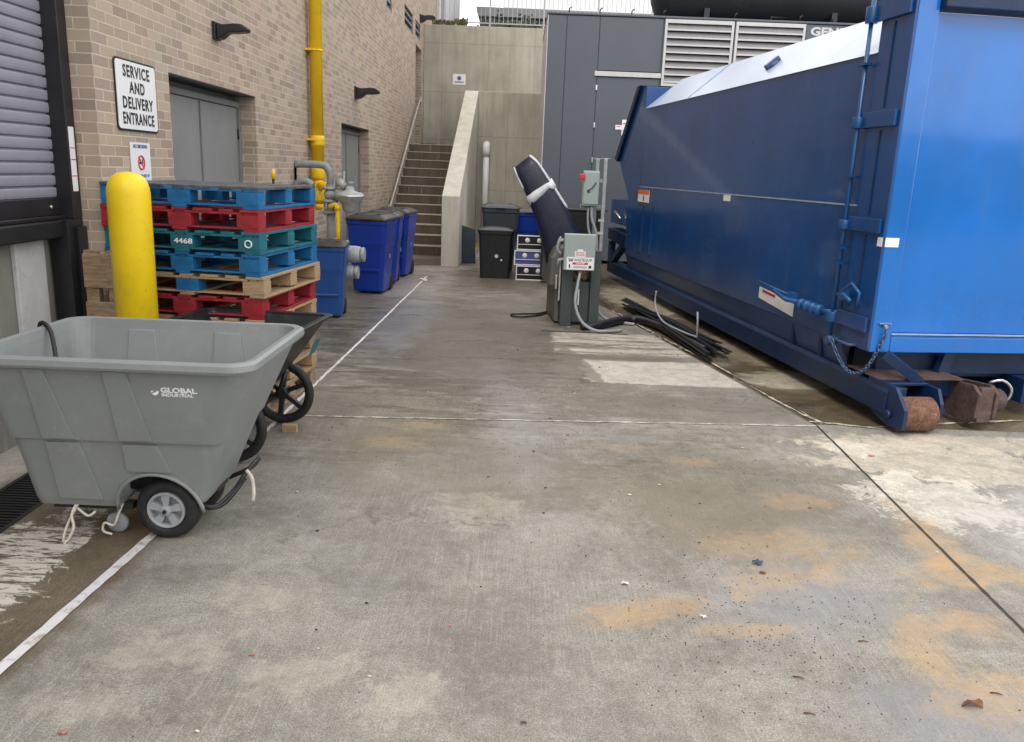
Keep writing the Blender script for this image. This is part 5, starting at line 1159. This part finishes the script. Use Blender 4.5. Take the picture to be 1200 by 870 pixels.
for cx, cy in ((-1.80, 3.5),):
    mb = MB(); mb.lathe([(.01, -.012), (.045, -.012), (.05, -.006), (.05, .006), (.045, .012), (.01, .012)], 22, (cx, cy, .05), 'y'); cw = mb.build('caster_wheel', 'hub_grey', tc, off=TO)
    mb = MB(); mb.beam((cx, cy-.018, .05), (cx+.03, cy-.018, .15), .004, .03, (0,1,0)); mb.beam((cx, cy+.018, .05), (cx+.03, cy+.018, .15), .004, .03, (0,1,0)); mb.build('fork', 'chrome', cw, off=TO)
mb = MB()
mb.tube([(-1.94, 3.42, .165), (-1.955, 3.40, .12), (-1.94, 3.38, .07), (-1.965, 3.37, .015), (-1.98, 3.36, .006)], .007, 6, curve=5); mb.tube([(-1.93, 3.42, .17), (-1.97, 3.40, .09), (-1.99, 3.38, .02), (-1.97, 3.35, .006)], .006, 6, curve=5)
mb.tube([(-1.93, 3.41, .15), (-1.88, 3.40, .12), (-1.85, 3.41, .14)], .006, 6, curve=5); mb.build('twine', 'twine', tc, off=TO); mb = MB()
mb.tube([(-1.745, 3.45, .165), (-1.77, 3.44, .10), (-1.79, 3.44, .06), (-1.83, 3.44, .07), (-1.84, 3.44, .03), (-1.80, 3.44, .015)], .006, 6, curve=5); mb.build('twine', 'twine', tc, off=TO); mb = MB()
mb.tube([(-1.21, 3.55, .31), (-1.185, 3.55, .27), (-1.18, 3.55, .20), (-1.185, 3.55, .16)], .009, 6, curve=5); mb.build('twine', 'twine', tc, off=TO)
mb = MB(); mb.tube([(-2.255, 3.80, .80), (-2.25, 3.80, .90), (-2.215, 3.78, .917), (-2.17, 3.75, .88), (-2.13, 3.70, .78), (-2.11, 3.66, .70)], .010, 8, curve=5); mb.build('rubber_strap', 'black', tc, off=TO)
mb = MB(); mb.tube([(-2.19, 3.5, .55), (-2.26, 3.5, .56), (-2.27, 3.7, .56), (-2.19, 3.72, .55)], .014, 8); mb.build('push_handle', 'black_paint', tc, off=TO)
# printed name on the near wall, tilted with the wall
def cart_text(body_, size, x, z, sx, bold):
    y = side_pt(x, z)-.0015
    tt = text('lettering', body_, size, (0, 0, 0), '-y', 'white_ink_worn', tc, bold, sx, 'LEFT')
    ang = math.atan2(3.303-3.19, .86-.512); tt.data.transform(Matrix.Translation(Vector((x, y, z))-TO) @ Matrix.Rotation(ang, 4, 'X'))
cart_text('GLOBAL', .034, -1.435, .772, 1.15, .0012); cart_text('INDUSTRIAL', .021, -1.435, .750, 1.12, .0006)
y = side_pt(0, .765); mb = MB(); mb.lathe([(.016, -.0012), (.016, .0)], 16, (-1.46, y, .765), 'y'); mb.build('emblem', 'white_ink_worn', tc, off=TO)
mb = MB(); mb.beam((-1.474, y-.003, .758), (-1.446, y-.003, .774), .006, .002, (0,1,0)); mb.build('emblem_sweep', 'tub_grey', tc, off=TO)

# ------------------------------------------------------------------ black yard cart
yc = thing('yard_cart', 'black plastic two wheeled yard cart tipped between the grey cart and the pallets', 'cart', (-1.495, 4.85, 0), math.radians(-6))
def tr(z, x0, x1, y0, y1, r=.06): return rr(x0, x1, y0, y1, z, r, 5)
O3 = [tr(.34, -.42, -.02, -.26, .26), tr(.50, -.44, .10, -.31, .31), tr(.74, -.55, .265, -.375, .375, .05)]
I3 = [tr(.36, -.405, -.035, -.245, .245), tr(.50, -.425, .085, -.295, .295), tr(.74, -.535, .25, -.36, .36, .05)]
mb = MB(); mb.loft(O3+[tr(.742, -.58, .295, -.40, .40, .05), tr(.758, -.58, .295, -.40, .40, .05), tr(.758, -.535, .25, -.36, .36, .05)]+I3[::-1], smooth=False); mb.build('tray', 'poly_black', yc, .006)
for y_, s_ in ((-.40, -1), (.37, 1)):
    b = MB(); b.torus((-.06, y_, .215), .185, .028, 'y', 44, 12); wl_ = b.build('wheel', 'rubber', yc)
    b = MB(); b.lathe([(.03, -.03), (.04, -.025), (.04, .025), (.03, .03)], 18, (-.06, y_, .215), 'y')
    for k in range(6):
        a = k*PI/3+.4; d = Vector((math.cos(a), 0, math.sin(a))); b.beam(Vector((-.06, y_, .215))+d*.03, Vector((-.06, y_, .215))+d*.172, .03, .028, (0,1,0))
    b.torus((-.06, y_, .215), .166, .014, 'y', 36, 8); b.build('spoked_rim', 'poly_black', wl_)
mb = MB(); mb.cyl((-.06, -.4, .215), (-.06, .37, .215), .012, 8)
mb.tube([(-.06, -.25, .215), (-.2, -.25, .34)], .014, 8); mb.tube([(-.06, .25, .215), (-.2, .25, .34)], .014, 8); mb.tube([(-.05, -.25, .215), (.02, -.25, .40)], .014, 8); mb.tube([(-.05, .25, .215), (.02, .25, .40)], .014, 8); mb.build('axle_frame', 'black_paint', yc)
mb = MB(); mb.tube([(-.35, -.27, .36), (-.5, -.27, .20), (-.5, -.27, .02)], .013, 8); mb.tube([(-.35, .27, .36), (-.48, .27, .20), (-.48, .27, .02)], .013, 8); mb.build('rest_leg', 'black_paint', yc)
mb = MB(); mb.poly([(.215, .17, .62), (.215, .29, .62), (.175, .29, .52), (.175, .17, .52)], [(0,1,2,3)]); 
for v in mb.bm.verts: v.co.x += .022
mb.build('teal_sticker', 'p_teal', yc)
mb = MB(); mb.beam((-.02, .1, .27), (.07, .1, .27), .04, .05); q = mb.build('wood_offcut', 'wood')
q.location = (-1.45, 4.95, -.245+.0); tag(q, 'short wood offcut lying beneath the black yard cart', 'wood')

# ------------------------------------------------------------------ litter
rl_ = random.Random(9)
def scrap(name, label, cat, x, y, s, m, group=None, curl=.3):
    mb = MB(); n = 9; ang0 = rl_.uniform(0, 6); pts = [(0, 0, s*curl*.6+.006)]
    for i in range(n):
        a = 2*PI*i/n+ang0; r = s*rl_.uniform(.45, 1); pts.append((r*math.cos(a), r*.6*math.sin(a), .003+s*curl*rl_.random()))
    mb.poly(pts, [(0, i+1, (i+1) % n+1) for i in range(n)]); mb.poly([(p[0], p[1], p[2]-.002) for p in pts], [(0, (i+1) % n+1, i+1) for i in range(n)])
    o = mb.build(name, m); o.location = (x, y, 0.001); tag(o, label, cat, group); return o
lf = scrap('dead_leaf', 'crumpled brown dead leaf at the lower right of the slab', 'leaf', 1.60, 2.43, .048, 'leaf', curl=.5)
scrap('blue_scrap', 'crumpled dark blue scrap on the slab above a rust stain', 'scrap', 1.15, 3.42, .040, 'blue_scrap', curl=.5)
scrap('brown_scrap', 'small brown scrap just below the blue scrap', 'scrap', 1.15, 3.33, .025, 'leaf')
scrap('pink_scrap', 'small pink scrap in the middle of the near slab', 'scrap', -.88, 2.56, .013, 'pink')
scrap('pink_scrap', 'larger pink scrap at the bottom left edge', 'scrap', -1.31, 2.12, .018, 'pink')
scrap('pink_scrap', 'tiny red scrap right of the slab centre line', 'scrap', -.2, 2.8, .010, 'pink')
scrap('pink_scrap', 'pink scrap beside the dark control joint near the container', 'scrap', 2.33, 5.0, .025, 'pink')
scrap('white_pebble', 'pale pebble left of the long rust stain', 'pebble', .52, 3.18, .022, 'pale_scrap', curl=.6)
scrap('white_pebble', 'pale pebble under the long rust stain', 'pebble', .80, 2.93, .018, 'pale_scrap', curl=.6)
scrap('white_pebble', 'pale lump on the white line near the far end', 'pebble', -1.42, 12.5, .09, 'pale_scrap', curl=.5)
scrap('yellow_lump', 'pale yellow lump at the foot of the power unit', 'scrap', .60, 9.0, .045, 'pale_scrap', curl=.8)
scrap('green_leaf', 'small green leaf at the bottom centre of the slab', 'leaf', .08, 2.25, .014, 'leaf_green')
for k in range(46):
    x, y = rl_.uniform(-1.2, 2.2), rl_.uniform(2.1, 8)
    m = rl_.choice(['pale_scrap', 'leaf', 'leaf', 'pale_scrap', 'grit', 'grit'])
    scrap('litter_bit', 'tiny bit of litter scattered on the concrete slab', 'litter', x, y, rl_.uniform(.006, .014), m, 'tiny litter bits on the slab')
for k, (x, y, a) in enumerate(((1.05, 2.55, .3), (1.02, 2.35, .2), (1.38, 2.8, .1), (1.72, 2.5, .3))):
    mb = MB(); mb.tube([(-.018, 0, .004), (.004, .002, .006), (.02, -.001, .004)], [.003, .0025, .0015], 5); o = mb.build('twig', 'leaf'); o.location = (x, y, 0); o.rotation_euler = (0, 0, -a)
    tag(o, 'short dark twig lying on the near right slab', 'twig', 'twigs on the near right slab')
mb = MB()
for k in range(900):
    if k < 420: x, y = rl_.gauss(1.05, .30), rl_.gauss(2.85, .35)
    elif k < 800: x, y = rl_.gauss(.5, .8), rl_.gauss(5.6, .9)
    else: x, y = rl_.uniform(-1.3, 2.2), rl_.uniform(2.1, 9)
    s = rl_.uniform(.0010, .0034)*(1+.25*y/3); a = rl_.uniform(0, 3); c, q = math.cos(a)*s, math.sin(a)*s
    mb.poly([(x+c, y+q, .001), (x-q, y+c, .001), (x-c, y-q, .001), (x+q, y-c, .001), (x, y, .001+s)], [(0,1,4), (1,2,4), (2,3,4), (3,0,4)])
tag(mb.build('grit', 'grit'), 'dark grit scattered over the concrete slab', 'grit', None, 'stuff')

# unseen wall added behind the viewpoint for the glossy container to mirror
mb = MB(); mb.box(-6, 30, -16.3, -16, 0, 3.6); tag(mb.build('added_reflection_wall', 'stair'), 'long low dark wall added unseen behind the viewpoint for container reflections', 'wall')
